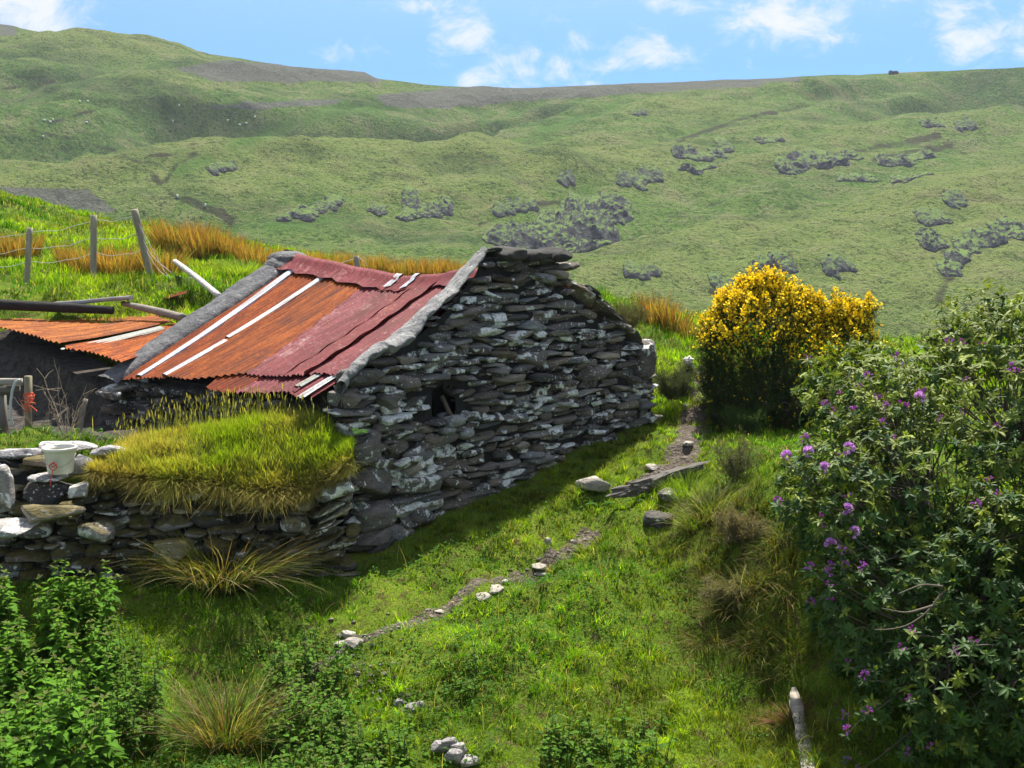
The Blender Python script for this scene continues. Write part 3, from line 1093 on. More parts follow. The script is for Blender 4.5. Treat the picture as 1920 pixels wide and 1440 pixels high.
def core_wall(mb, o2, d2, n2, u0, u1, v0, topfun, inset=.12, thick=.5, hole=None, n=60, m=40, topback=None):
    u = np.linspace(u0, u1, n)
    t = np.linspace(0, 1, m)
    top = np.array([topfun(x) for x in u])
    Vv = v0 + (top[:, None] - v0) * t[None]
    Uu = np.repeat(u[:, None], m, 1)
    mask = None
    if hole:
        uc, vc = (Uu[:-1, :-1] + Uu[1:, 1:]) / 2, (Vv[:-1, :-1] + Vv[1:, 1:]) / 2
        mask = ~((uc > hole[0]) & (uc < hole[1]) & (vc > hole[2]) & (vc < hole[3]))
    for off, fl in ((-inset, False), (-inset - thick, True)):
        Vz = Vv
        if fl and topback is not None:
            Vz = v0 + (np.minimum(top, topback(u))[:, None] - v0) * t[None]
        mb.grid(np.stack([o2[0] + d2[0] * Uu + n2[0] * off, o2[1] + d2[1] * Uu + n2[1] * off, Vz], -1), mask=mask, flip=fl)
    tb = top if topback is None else np.minimum(top, topback(u))
    ed = np.stack([np.stack([o2[0] + d2[0] * u + n2[0] * o, o2[1] + d2[1] * u + n2[1] * o, tt_], -1) for o, tt_ in ((-inset, top), (-inset - thick, tb))], 0)
    mb.grid(ed)
    for i in (0, -1):
        e = np.stack([np.stack([o2[0] + d2[0] * Uu[i] + n2[0] * o, o2[1] + d2[1] * Uu[i] + n2[1] * o, Vv[i]], -1) for o in (-inset, -inset - thick)], 0)
        mb.grid(e)


# ------------------------------------------------------------------ THE BARN
barn = thing('stone_barn', (M2[0] + RD[0] * 2.5, M2[1] + RD[1] * 2.5, .9), 'low dark dry stone barn with a patched red and orange corrugated iron roof', 'barn')


def gab(px, py):
    p = on_vplane(px, py, A2, GN)
    return ((p[0] - A2[0]) * GD[0] + (p[1] - A2[1]) * GD[1], p[2])


GPOLY = [gab(*q) for q in [(640, 1060), (648, 960), (640, 880), (628, 800), (640, 735), (668, 698), (720, 665), (776, 647), (806, 608), (855, 565), (905, 508), (915, 468), (1050, 466), (1062, 500),
                           (1062, 528), (1095, 545), (1130, 575), (1165, 610), (1195, 640), (1236, 640), (1240, 700), (1238, 880), (1000, 980), (800, 1060)]]
HOLE = [gab(*q) for q in [(822, 728), (862, 730), (858, 782), (820, 780)]]
hu0, hu1 = min(h[0] for h in HOLE), max(h[0] for h in HOLE)
hv0, hv1 = min(h[1] for h in HOLE), max(h[1] for h in HOLE)


def gable_ok(U, V, L, H):
    inn = inpoly(U, V, GPOLY) & inpoly(U - L * .33, V + H * .3, GPOLY) & inpoly(U + L * .42, V + H * .2, GPOLY)
    hol = (U + L * .42 > hu0) & (U - L * .42 < hu1) & (V + H * .4 > hv0) & (V - H * .4 < hv1)
    return inn & ~hol


def gable_h(u, v):
    r = np.random.default_rng(int(v * 1000) % 99991)
    h = r.uniform(.065, .135)
    if v > 3.2:
        h = r.uniform(.08, .14)
    if u is not None and v < 1.45 and u < 1.6:
        h *= 1.45
    return h


mb = MB()
masonry(mb, A2, GD, GN, -.25, GW + .25, .2, 3.95, gable_ok, gable_h, base=(0.145, 0.138, 0.133), lich=(.1, 1.0), depth=.15, power=(3.6, 7.0), lumpy=.08, aspect=(2.4, 6.5), prot=.042)
# big corner stones, low on the left
quo = [(690, 840, 75, 60, .55), (700, 905, 90, 62, .5), (800, 905, 120, 38, .7), (708, 968, 95, 50, .5), (785, 965, 75, 42, .45), (705, 1012, 90, 40, .3), (690, 712, 80, 36, .4), (770, 722, 44, 30, .4), (668, 748, 70, 34, .4), (740, 752, 60, 28, .5),
       (1000, 668, 78, 42, .6), (1215, 690, 60, 60, .4), (1213, 655, 42, 34, .8), (1120, 700, 95, 32, .3), (900, 930, 120, 34, .5)]
qp, qh, qc = [], [], []
for (px, py, w, h, li) in quo:
    u, v = gab(px, py)
    sc_ = 1 / (FPX / (A2[1] + GD[1] * u))
    wu = w * sc_ / GD[0] * .72
    qp.append([A2[0] + GD[0] * u - GN[0] * .13, A2[1] + GD[1] * u - GN[1] * .13, v])
    qh.append([wu / 2, .22, h * sc_ / 2 * 1.05])
    qc.append([*(np.array([.15, .142, .135]) * rng.uniform(.7, 1.3)), li])
N = len(qp)
stones(mb, np.array(qp), wall_frame(GD, GN)[None] @ rot_small(N, .06, .05, .05), np.array(qh), np.array(qc), 4.0, tmpl=T_BIG)
gable = mb.build('gable_wall', M_slate, barn, label='dark slate gable wall facing the path')

mb = MB()


def gable_top(u):
    px, _ = project(np.array([[A2[0] + GD[0] * u, A2[1] + GD[1] * u, 2.5]]))
    py = np.interp(px[0], [630, 662, 715, 800, 850, 905, 915, 1050, 1062, 1130, 1195, 1240], [760, 722, 688, 628, 582, 514, 482, 482, 540, 590, 652, 662])
    return on_vplane(px[0], py, A2, GN)[2]


core_wall(mb, A2, GD, GN, .02, GW - .05, .2, gable_top, inset=.10, thick=.38, hole=(hu0, hu1, hv0, hv1), topback=lambda u: 2.04 + 1.26 * (1 - np.abs(u - GW / 2) / (GW / 2)))
mb.build('wall_core', M_core, gable)
# wooden prop in the small opening and the cement patch below it
op = thing  # (keep name short)
mb = MB()
p0 = on_vplane(846, 783, A2, GN, -.12)
p1 = on_vplane(828, 742, A2, GN, -.22)
mb.tube([p0, (p0 + p1) / 2, p1], [.035, .03, .03], 6, (.10, .075, .05))
mb.build('window_prop', M_wood, barn)
mb = MB()
pc = [on_vplane(*q, A2, GN, .0) for q in ((850, 790), (872, 812), (838, 806))]
stones(mb, np.array(pc), np.repeat(wall_frame(GD, GN)[None], 3, 0), np.array([[.17, .12, .075], [.13, .1, .07], [.12, .1, .06]]), np.ones((3, 4)), 2.4, tmpl=T_BIG, cuts=2)
mb.build('mortar_patch', M_cement, barn)

# side and rear walls
wl = MB()


def side_h(u, v):
    return np.random.default_rng(int(v * 777) % 9999).uniform(.09, .16)


SN = -GD
side_len = 5.1
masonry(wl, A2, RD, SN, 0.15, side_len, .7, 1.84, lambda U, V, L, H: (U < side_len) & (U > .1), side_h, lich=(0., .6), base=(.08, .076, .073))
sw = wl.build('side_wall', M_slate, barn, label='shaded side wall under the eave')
mb = MB()
core_wall(mb, A2, RD, SN, .1, side_len, .6, lambda u: 1.98)
mb.build('wall_core', M_core, sw)
wl = MB()
masonry(wl, B2, RD, GD, 0.1, side_len, .9, 2.2, lambda U, V, L, H: (U < side_len) & (U > .1), side_h)
core_wall(wl, B2, RD, GD, .1, side_len, .8, lambda u: 2.15)
wl.build('rear_wall', M_slate, barn)
wl = MB()
masonry(wl, C2, GD, RD, 0, GW, 1.2, 3.4, lambda U, V, L, H: (V < 1.95 + 1.2 * (1 - np.abs(U - GW / 2) / (GW / 2))), side_h)
core_wall(wl, C2, GD, RD, 0.1, GW - .1, 1.0, lambda u: 1.95 + 1.2 * (1 - abs(u - GW / 2) / (GW / 2)))
wl.build('far_gable', M_slate, barn)

# roof surface -------------------------------------------------------
RZ_S = [0, 1.1, 2.2, 3.1, 4.2, 5.2]
RZ_Z = [3.42, 3.32, 3.22, 3.30, 3.43, 3.53]


def roof(s, t, h=0.0, side=1):
    """s metres from the gable along the ridge, t 0 ridge .. 1 eave, h above the sheet plane"""
    s, t, h = np.broadcast_arrays(np.asarray(s, float), np.asarray(t, float), np.asarray(h, float))
    rz = np.interp(s, RZ_S, RZ_Z)
    ez = 2.10 - .03 * s + .05 * np.sin(s * 2.1 + .5)
    run = GW / 2 + .16
    x = M2[0] + RD[0] * s - side * GD[0] * run * t
    y = M2[1] + RD[1] * s - side * GD[1] * run * t
    z = rz + (ez - rz) * t - .05 * np.sin(np.pi * t) * np.sin(np.pi * np.clip(s, 0, 5.1) / 5.1)
    sl = math.atan2(1.3, run)
    x = x - side * GD[0] * h * math.sin(sl)
    y = y - side * GD[1] * h * math.sin(sl)
    return np.stack([x, y, z + h * math.cos(sl)], -1)


def corr_sheet(name, mat, sr, se, t0, t1, h0, tint, parent=barn, rag=.012, edge_lift=0.0, side=1, wl=.088, amp=.0125, label=None):
    """one run of corrugated iron between ridge stations sr and eave stations se"""
    ns = max(8, int(abs(se[1] - se[0]) / wl * 9))
    nt_ = 26
    a = np.linspace(0, 1, ns)
    b = np.linspace(0, 1, nt_)
    t1v = t1 + rag * fb2(a * 14, a * 0, 1.0, 3, seed=abs(hash(name + str(sr))) % 50) if np.ndim(t1) == 0 else np.interp(a, np.linspace(0, 1, len(t1)), t1)
    T = t0 + (t1v[:, None] - t0) * b[None]
    S = (sr[0] + (sr[1] - sr[0]) * a)[:, None] * (1 - T) + (se[0] + (se[1] - se[0]) * a)[:, None] * T
    ph = S / wl * 2 * np.pi
    hh = h0 + amp * np.sin(ph) + .012 * fb2(S * 1.1, T * 3, 1.0, 2, seed=4.) + edge_lift * np.clip((.08 - a[:, None]) / .08, 0, 1)
    G = roof(S, T, hh, side)
    mbx = MB()
    uv = np.stack([S + h0 * 37, T * 3.3 + sr[0] * 3], -1)
    cc = np.tile(np.asarray(tint, float), (ns * nt_, 1))
    mbx.grid(G, cc, uv)
    mbx.grid(roof(S, T, hh - .003, side), cc, uv, flip=True)
    return mbx.build(name, mat, parent, label=label)


corr_sheet('roof_sheet', M_rust, (4.55, 5.20), (4.18, 5.02), .02, 1.0, .020, (1.0, .92, .9), label='dark rusty sheet beside the far verge')
corr_sheet('roof_sheet', M_rust, (3.75, 4.62), (3.48, 4.26), .02, 1.01, .030, (1.05, 1.0, 1.0), label='orange rusted sheet between the two pale strips')
corr_sheet('roof_sheet', M_rust, (2.95, 3.82), (2.22, 3.56), .02, [.86, .90, .95, .995, 1.0, 1.0], .045, (1.0, 1.05, 1.0), label='wide orange rusted sheet with a ragged lower edge')
corr_sheet('roof_sheet', M_red, (2.40, 3.05), (1.78, 2.50), .02, .86, .040, (1.2, 1.3, 1.35), label='faded pink red sheet next to the orange ones')
corr_sheet('roof_sheet', M_red, (1.86, 2.50), (1.32, 1.90), .02, .875, .055, (.95, .9, .9), edge_lift=.03, label='dark red sheet spotted with lichen')
corr_sheet('roof_sheet', M_red, (1.40, 1.98), (.84, 1.42), .02, .895, .070, (1.0, .95, .9), edge_lift=.035, label='narrow red sheet with a lifted edge')
corr_sheet('roof_sheet', M_red, (.34, 1.48), (.30, .94), .02, .88, .050, (1.05, 1.0, 1.05), label='red sheet against the near verge')
# lower row, sliding out at the eave
corr_sheet('roof_sheet', M_rust, (1.95, 3.2), (1.98, 2.62), .76, 1.0, .012, (.9, .7, .75), label='short rusty red eave sheet')
corr_sheet('roof_sheet', M_red, (1.3, 2.1), (1.25, 2.02), .76, .99, .006, (1.3, 1.35, 1.45), label='short pink eave sheet')
corr_sheet('roof_sheet', M_red, (.72, 1.4), (.70, 1.32), .76, 1.0, .014, (.9, .9, .95), label='short dark red eave sheet')
corr_sheet('roof_sheet', M_red, (.34, .8), (.30, .74), .76, 1.02, .004, (1.1, 1.0, 1.0), label='short red eave sheet at the near corner')
corr_sheet('roof_sheet', M_zinc, (.42, .56), (.36, .52), .84, 1.04, .030, (.9, .9, .85), label='bare grey scrap of iron at the eave corner')
corr_sheet('roof_sheet', M_zinc, (.72, .84), (.70, .86), .86, .97, .030, (.65, .75, .62), label='mossy grey scrap of iron at the eave')
corr_sheet('roof_sheet', M_rust, (0.4, 2.6), (.4, 2.6), .02, 1.0, .03, (1, 1, 1), side=-1, label='sheet on the rear slope')
corr_sheet('roof_sheet', M_red, (2.5, 5.15), (2.5, 5.1), .02, 1.0, .045, (1, 1, 1), side=-1, label='red sheet on the rear slope')


def flat_strip(name, mat, s_r, s_e, w, t0, t1, h, tint):
    a = np.linspace(0, 1, 5)
    T = np.linspace(t0, t1, 24)[None] + 0 * a[:, None]
    wv = w * (1 + .12 * fb2(T * 9, a[:, None] * 0 + 0 * T, 1.0, 3, seed=s_r))
    S = s_r * (1 - T) + s_e * T + (a[:, None] - .5) * wv
    prof = h + .018 * (1 - (2 * a[:, None] - 1) ** 2) + 0 * T
    mbx = MB()
    uv = np.stack([S, T * 3.3], -1)
    mbx.grid(roof(S, T, prof), np.tile(tint, (5 * 24, 1)), uv)
    mbx.grid(roof(S, T, prof * 0 + h - .03), np.tile(tint, (5 * 24, 1)), uv, flip=True)
    for i in (0, -1):
        e = np.stack([roof(S[i], T[i], prof[i]), roof(S[i], T[i], prof[i] * 0 + h - .03)], 0)
        mbx.grid(e, np.tile(tint, (48, 1)), np.stack([uv[i], uv[i]], 0))
    return mbx.build(name, mat, barn)


flat_strip('flashing_strip', M_zinc, 4.62, 4.20, .15, .05, 1.0, .052, (1.15, 1.2, 1.25))
flat_strip('flashing_strip', M_zinc, 3.82, 3.58, .11, .06, .66, .062, (1.1, 1.1, 1.05))
flat_strip('flashing_strip', M_zinc, 3.80, 3.53, .13, .68, 1.0, .056, (1.05, 1.02, .98))

# ridge capping: folded red sheet in three lengths, with two bare straps


def ridge_cap(name, mat, s0, s1, h, tint, wid=.11, parent=barn):
    prof = [(.0, .0), (wid * .35, .03), (wid * .55, .012), (wid, .0)]
    s = np.linspace(s0, s1, 14)
    rows = []
    for (t, hh) in [(-wid, .0), (-wid * .5, .01), (0, .055), (wid * .25, .05), (wid * .4, .02), (wid * .75, .012), (wid, .0)]:
        side = 1 if t >= 0 else -1
        jag = (.012 * np.sin(s * 19) if abs(t) == wid else 0)
        rows.append(roof(s, abs(t) + jag, h + hh + .008 * np.sin(s * 7), side))
    G = np.stack(rows, 0)
    mbx = MB()
    uv = np.stack(np.meshgrid(s, np.linspace(0, .6, 7)), -1)
    mbx.grid(G, np.tile(tint, (7 * 14, 1)), uv, flip=True)
    return mbx.build(name, mat, parent)


ridge_cap('ridge_cap', M_red, 2.35, 4.95, .085, (1.1, 1.0, 1.05))
ridge_cap('ridge_cap', M_red, 1.30, 2.45, .075, (.95, .85, .85))
ridge_cap('ridge_cap', M_red, .36, 1.36, .090, (.95, .95, 1.0))
ridge_cap('ridge_strap', M_zinc, 2.30, 2.42, .100, (1.1, 1.1, 1.1), .08)
ridge_cap('ridge_strap', M_zinc, 1.93, 2.02, .096, (1.1, 1.1, 1.1), .10)

# cement verges
inner = [(872, 506), (828, 551), (769, 604), (712, 651), (668, 682), (650, 700), (628, 728)]
outer = [(915, 464), (862, 545), (806, 594), (770, 640), (716, 660), (672, 690), (648, 722)]
ti = np.linspace(0, 6, 150)
iw = np.stack([np.interp(ti, range(7), [p[k] for p in inner]) for k in (0, 1)], -1)
ow = np.stack([np.interp(ti, range(7), [p[k] for p in outer]) for k in (0, 1)], -1)
mb = MB()
I3 = []
for (x, y) in iw:                                   # where the view ray meets the roof sheets
    best = None
    for s in np.linspace(0.02, 1.6, 80):
        for_t = np.linspace(-.02, 1.02, 105)
        q = project(roof(s, for_t, .06))
        dd = np.hypot(q[0] - x, q[1] - y)
        k = int(np.argmin(dd))
        if best is None or dd[k] < best[0]:
            best = (dd[k], roof(s, for_t[k], .06))
    I3.append(best[1])
I3 = np.array(I3)
k5 = np.ones(9) / 9
I3 = np.stack([np.convolve(np.pad(I3[:, i], 4, 'edge'), k5, 'valid') for i in range(3)], -1)
O3 = np.array([on_vplane(x, y, A2, GN, .03) for (x, y) in ow])
O3 = O3 + np.r_[GD, 0] * (.05 * fb2(ti * 2.2, ti * 0, 1.0, 4, seed=6.))[:, None] + np.array([0, 0, 1.]) * (.045 * fb2(ti * 3.0, ti * 0, 1.0, 4, seed=8.))[:, None]
cc = np.linspace(0, 1, 24)[None, :, None]
G = I3[:, None] * (1 - cc) + O3[:, None] * cc
bul = np.sin(np.pi * cc[..., 0]) ** .6 * .10
nz = .045 * fb2(G[..., 0] * 1.0 + G[..., 1], G[..., 2], 3.0, 4, seed=3.)
G[..., 2] += bul + nz
G += .022 * np.stack([fbm(G * 9 + 3, 3), fbm(G * 9 + 40, 3), fbm(G * 9 + 80, 3)], -1)
G[:, 0, 2] -= .08
G[-14:, :, 2] -= np.linspace(0, .05, 14)[:, None]
sk = G[:, -1:].copy() + np.r_[GN * -.14, -.10]
G = np.concatenate([G, sk], 1)
mb.grid(G, flip=True)
mb.build('verge', M_cement, barn, label='rough grey cement verge along the near gable')
# cement cap of the gable stub
mb = MB()
cp = [on_vplane(px, py, A2, GN, -.12) for px, py in ((945, 476), (990, 480), (1032, 479))]
stones(mb, np.array(cp), wall_frame(GD, GN)[None] @ rot_small(3, .02, .05, .04), np.array([[.27, .27, .11], [.30, .26, .085], [.26, .27, .10]]), stone_cols(3, (.2, .2, .19)), 3.0, tmpl=T_BIG)
u, v = gab(1062, 492)
mb2 = MB()
mb.build('gable_cap', M_cement, barn)
mb = MB()
pts = []
for (px, py, l) in ((945, 482, .42), (1010, 488, .5), (1045, 500, .3), (955, 500, .42), (1030, 512, .4), (1060, 500, .22), (960, 520, .36), (1010, 520, .4), (1045, 528, .3)):
    pts.append((px, py, l))
N = len(pts)
stones(mb, np.array([on_vplane(px, py, A2, GN, -.14) for px, py, l in pts]), wall_frame(GD, GN)[None] @ rot_small(N, .05, .05, .06), np.array([[l * .5, .24, rng.uniform(.04, .07)] for _, _, l in pts]),
       stone_cols(N, (.17, .155, .14), lich=(.1, .5)), 3.8)
# slates weathering the right-hand slope of the gable
cur = [(1070, 535), (1095, 548), (1120, 570), (1140, 590), (1160, 608), (1180, 628), (1085, 552), (1110, 566), (1132, 586), (1150, 600)]
N = len(cur)
Rt = wall_frame(GD, GN)[None] @ rot_small(N, .1, .08, .05)
ang = .5
Ry = np.array([[math.cos(ang), 0, math.sin(ang)], [0, 1, 0], [-math.sin(ang), 0, math.cos(ang)]])
stones(mb, np.array([on_vplane(px, py + 4, A2, GN, -.16) for px, py in cur]), Rt @ Ry[None], np.array([[rng.uniform(.17, .3), .27, rng.uniform(.025, .05)] for _ in cur]), stone_cols(N, (.16, .145, .13), lich=(.2, .8)), 4.5)
mb.build('gable_stub', M_slate, barn, label='squat stone chimney stub at the gable top')

mb = MB()
s = np.linspace(4.76, 5.34, 40)
t = np.linspace(-.02, 1.03, 170)
S, T = np.meshgrid(s, t)
hh = .01 + .11 * np.clip(np.sin(np.pi * (S - 4.76) / .58), 0, 1) ** .35 + .055 * fb2(S, T * 3, 3.0, 5, .6) + np.where(T < .10, .04, 0) - np.clip(S - 5.2, 0, 1) * .5
sk_ = .42 * T                                    # verge leans with the sheets
TC = np.tile([.50, .50, .53], (S.size, 1))
mb.grid(roof(S - .10 * T, np.abs(T), hh), TC, flip=False)
mb.grid(roof(S, T * .4, hh, -1), TC, flip=True)
stones(mb, roof(np.array([5.05, 5.15]), 0.0, -.01), np.repeat(wall_frame(GD, GN)[None], 2, 0), np.array([[.30, .34, .15], [.24, .26, .12]]), np.full((2, 4), .55), 2.4, cuts=3, tmpl=T_BIG)
mb.build('verge', M_cement, barn, label='rounded grey cement verge at the far end of the roof')

# ------------------------------------------------------------------ THE SHED beyond
SH0 = C2 + RD * .22
shed = thing('ruined_shed', (SH0[0] + RD[0] * 2, SH0[1] + RD[1] * 2, 1.2), 'collapsed peat-walled shed with a sagging rusty orange iron roof', 'shed')
mb = MB()
u = np.linspace(0, 4.8, 110)
v = np.linspace(0, 1, 46)
U, Vv = np.meshgrid(u, v)
top = np.interp(u, [0, .25, .5, 1.2, 2.2, 4.8], [1.55, 1.72, 1.82, 1.92, 2.12, 2.25])
Z = 1.0 + (top[None] - 1.0) * Vv
ds = .09 * fb2(U, Z, 1.4, 4, seed=2.) + .05 * fb2(U, Z, 5.0, 3, seed=3.) + .10 * (1 - Vv)
for off, fl in ((0, False), (-.6, True)):
    d = ds + off
    mb.grid(np.stack([SH0[0] + RD[0] * U + SN[0] * d, SH0[1] + RD[1] * U + SN[1] * d, Z], -1), flip=not fl)
mb.grid(np.stack([np.stack([SH0[0] + RD[0] * u + SN[0] * o, SH0[1] + RD[1] * u + SN[1] * o, top], -1) for o in (.06, -.6)], 0))
e = np.stack([np.stack([SH0[0] + SN[0] * (o + ds[:, 0]), SH0[1] + SN[1] * (o + ds[:, 0]), Z[:, 0]], -1) for o in (0, -.6)], 0)
mb.grid(e)
mb.build('mud_wall', M_mud, shed)


def loose_sheet(name, mat, p00, p10, p01, p11, waves, tint, parent, sag=.05, amp=.014, rag=.03, label=None):
    """corners given as (px,py,Y): 0->1 first index across the waves, second along them"""
    c = [P(*q) for q in (p00, p10, p01, p11)]
    ns, nt_ = waves * 8 + 1, 30
    a = np.linspace(0, 1, ns)[:, None]
    b0 = np.linspace(0, 1, nt_)[None]
    b = b0 - (1 - b0) * np.maximum(0, rag * np.sin(a * 9) + rag * fb2(a * 9, a * 0, 1.0, 3))
    G = (c[0] * (1 - a)[..., None] + c[1] * a[..., None]) * (1 - b)[..., None] + (c[2] * (1 - a)[..., None] + c[3] * a[..., None]) * b[..., None]
    up = np.cross(c[1] - c[0], c[2] - c[0])
    up = unit(up) * (1 if up[2] > 0 else -1)
    h = amp * np.sin(a * waves * 2 * np.pi) - sag * np.sin(np.pi * b) + .02 * fb2(a * 4 + 0 * b, b * 3, 1.0, 2)
    G = G + h[..., None] * up
    mbx = MB()
    uv = np.stack([a * waves * .09 + 0 * b, b * 2.4 + 0 * a], -1)
    cl_ = np.tile(np.asarray(tint, float), (ns * nt_, 1))
    mbx.grid(G, cl_, uv)
    mbx.grid(G - up * .003, cl_, uv, flip=True)
    return mbx.build(name, mat, parent, label=label)


loose_sheet('roof_sheet', M_rust, (-60, 600, 19.2), (118, 642, 17.35), (262, 585, 20.6), (322, 602, 19.0), 22, (1.4, 1.9, 2.3), shed, .03, label='wide pale orange sheet on top')
loose_sheet('roof_sheet', M_zinc, (118, 652, 17.2), (140, 657, 17.0), (300, 612, 18.6), (310, 617, 18.4), 3, (.7, .72, .6), shed, .01, label='grey strip between the rusty sheets')
loose_sheet('roof_sheet', M_rust, (120, 648, 17.2), (232, 677, 16.2), (330, 606, 19.0), (345, 628, 17.9), 14, (1.3, 1.4, 1.4), shed, .03, label='lower orange sheet against the barn')
loose_sheet('roof_sheet', M_red, (-80, 590, 20.6), (40, 600, 19.8), (200, 583, 21.3), (260, 588, 20.8), 10, (.6, .5, .5), shed, .04, label='dark red sheet under the log')
loose_sheet('roof_sheet', M_red, (262, 588, 20.3), (300, 592, 19.8), (380, 574, 21.0), (395, 580, 20.6), 7, (1.2, 1.1, 1.1), shed, .01, label='small red sheet beside the barn verge')
# charred log, planks and poles thrown on the shed roof
mb = MB()
c = np.array([P(x, y, Y) for x, y, Y in ((-120, 566, 19.6), (-20, 570, 19.55), (60, 574, 19.5), (140, 578, 19.45), (212, 582, 19.4))])
mb.tube(c, [.085, .09, .085, .08, .065], 12, (.018, .017, .017))
tag(mb.build('log', plain('charred_wood', (.012, .011, .011), .95, .6, 18.0, .012, stretch=(.3, 1, 1)), origin=c[2]), 'black charred log lying along the shed roof', 'log')


def plank(name, label, p0, p1, w, th, col, mat=M_wood_l, roll=0.0, cat='plank', group=None):
    a, b = P(*p0), P(*p1)
    d = b - a
    L = np.linalg.norm(d)
    R = frames(d[None])[0]
    cr, sr_ = math.cos(roll), math.sin(roll)
    R = R @ np.array([[cr, 0, sr_], [0, 1, 0], [-sr_, 0, cr]])
    n = 14
    mbx = MB()
    ysl = np.linspace(-L / 2, L / 2, n)
    wv = w / 2 * (1 + .10 * fb2(ysl * 3, ysl * 0, 1.0, 3, seed=p0[0] * .1))
    rows = np.stack([np.stack([sx * wv, ysl, np.full(n, sz * th / 2) + .015 * np.sin(ysl * 3)], -1) for sx, sz in ((-1, -1), (-.97, 1), (.97, 1), (1, -1), (-1, -1))], 0)
    G = rows @ R.T + (a + b) / 2
    mbx.grid(G, np.tile(col, (5 * n, 1)))
    for i in (0, -1):
        mbx.add(G[:4, i], np.array([[0, 1, 2, 3]]), np.tile(np.array(col) * .8, (4, 1)))
    o = mbx.build(name, mat, origin=(a + b) / 2)
    return tag(o, label, cat, group)


plank('plank', 'grey split plank lying on the black log', (105, 568, 19.7), (246, 560, 19.5), .16, .07, (.26, .25, .24))
loose_o = loose_sheet('iron_scrap', M_rust, (258, 574, 20.4), (262, 568, 20.7), (350, 550, 20.4), (352, 544, 20.7), 3, (.75, .85, .9), None, .0)
tag(loose_o, 'rusty iron offcut lying on the bank behind the shed', 'scrap iron')


def pole(name, label, pts, rad, col, mat=M_wood_l, cat='pole', group=None):
    mbx = MB()
    c = np.array([P(*p) for p in pts])
    t = np.linspace(0, len(c) - 1, 12)
    cc_ = np.stack([np.interp(t, range(len(c)), c[:, k]) for k in range(3)], -1)
    mbx.tube(cc_, np.interp(t, [0, len(c) - 1], rad) * (1 + .05 * rng.standard_normal(12)), 9, col)
    return tag(mbx.build(name, mat, origin=c[0]), label, cat, group)


pole('pole', 'grey round pole lying across the orange shed roof', [(230, 569, 19.6), (285, 581, 19.2), (345, 596, 18.7)], (.045, .07), (.20, .175, .14))
pole('pole', 'pale barkless pole leaning against the barn verge', [(328, 490, 22.0), (368, 520, 20.7), (412, 556, 19.0)], (.05, .055), (.44, .41, .37))

# ------------------------------------------------------------------ fence on the bank
fence = thing('wire_fence', (P(175, 525, 22.3)), 'slack wire fence on grey wooden posts above the shed', 'fence')
FP = [((50, 538, 22.0), (56, 427, 22.0), .052), ((175, 526, 22.3), (176, 403, 22.3), .06), ((283, 522, 22.3), (252, 393, 22.1), .065), ((672, 512, 24.0), (668, 480, 24.0), .06),
      ((-90, 545, 22.0), (-88, 440, 22), .08)]
tops = []
for i, (b0, t0, r) in enumerate(FP):
    b, t_ = P(*b0), P(*t0)
    b = b + (b - t_) * (.25 if i != 3 else .9)
    mb = MB()
    n = 10
    cc_ = b + (t_ - b) * np.linspace(0, 1, n)[:, None]
    mb.tube(cc_, r * (1 + .04 * rng.standard_normal(n)), 7, (.26, .225, .17))
    mb.build('post', M_wood, fence, label='leaning post' if i == 2 else None)
    tops.append((b, t_))
order = [4, 0, 1, 2]
for f in (.93, .66, .42):
    mb = MB()
    for a, b in zip(order[:-1], order[1:]):
        pa = tops[a][0] + (tops[a][1] - tops[a][0]) * (f * .8 + .2)
        pb = tops[b][0] + (tops[b][1] - tops[b][0]) * (f * .8 + .2)
        q = np.linspace(0, 1, 14)[:, None]
        c = pa + (pb - pa) * q
        c[:, 2] -= (.07 * np.sin(np.pi * q[:, 0]) + .012 * np.sin(q[:, 0] * 13 + f * 9))
        mb.tube(c, .0055, 4)
    # the broken run past the leaning post
    a = tops[2][0] + (tops[2][1] - tops[2][0]) * (f * .8 + .2)
    e_ = P(340 + 60 * (1 - f), 500 + 30 * f, 21.6)
    q = np.linspace(0, 1, 24)[:, None]
    c = a + (e_ - a) * q
    c[:, 2] -= .3 * np.sin(np.pi * q[:, 0]) - .05 * np.sin(q[:, 0] * 9 + f * 5)
    mb.tube(c, .006, 4)
    mb.build('wire', M_wire, fence)
mb = MB()
a, b = P(668, 484, 24.0), P(440, 520, 23.0)
q = np.linspace(0, 1, 20)[:, None]
c = a + (b - a) * q
c[:, 2] -= .12 * np.sin(np.pi * q[:, 0])
mb.tube(c, .005, 4)
a = P(670, 482, 24)
q = np.linspace(0, np.pi, 14)
mb.tube(np.stack([a[0] + .05 + .16 * np.sin(q), a[1] + 0 * q, a[2] - .02 - .4 * q / np.pi], -1), .006, 4)
mb.build('wire', M_wire, fence)

# ------------------------------------------------------------------ LOW DRY STONE WALL
W0, W1 = np.array([-7.2, 12.45]), np.array([-1.72, 12.72])
WD = (W1 - W0) / np.linalg.norm(W1 - W0)
WN = np.array([WD[1], -WD[0]])
WLEN = float(np.linalg.norm(W1 - W0))
lw = thing('dry_stone_wall', (W0[0] + WD[0] * 3, W0[1] + WD[1] * 3, .2), 'mossy dry stone field wall capped with shaggy turf in front of the barn', 'stone wall')


def wall_top(u):
    px = project(np.array([[W0[0] + WD[0] * u, W0[1] + WD[1] * u, 1.3]]))[0][0]
    py = np.interp(px, [-80, 0, 40, 60, 150, 175, 260, 400, 560, 655], [870, 868, 890, 940, 935, 880, 890, 905, 930, 890])
    return on_vplane(px, py, W0, WN)[2]


def low_ok(U, V, L, H):
    return np.array([v < wall_top(u) for u, v in zip(U, V)]) & (U + L * .4 < WLEN + .02)


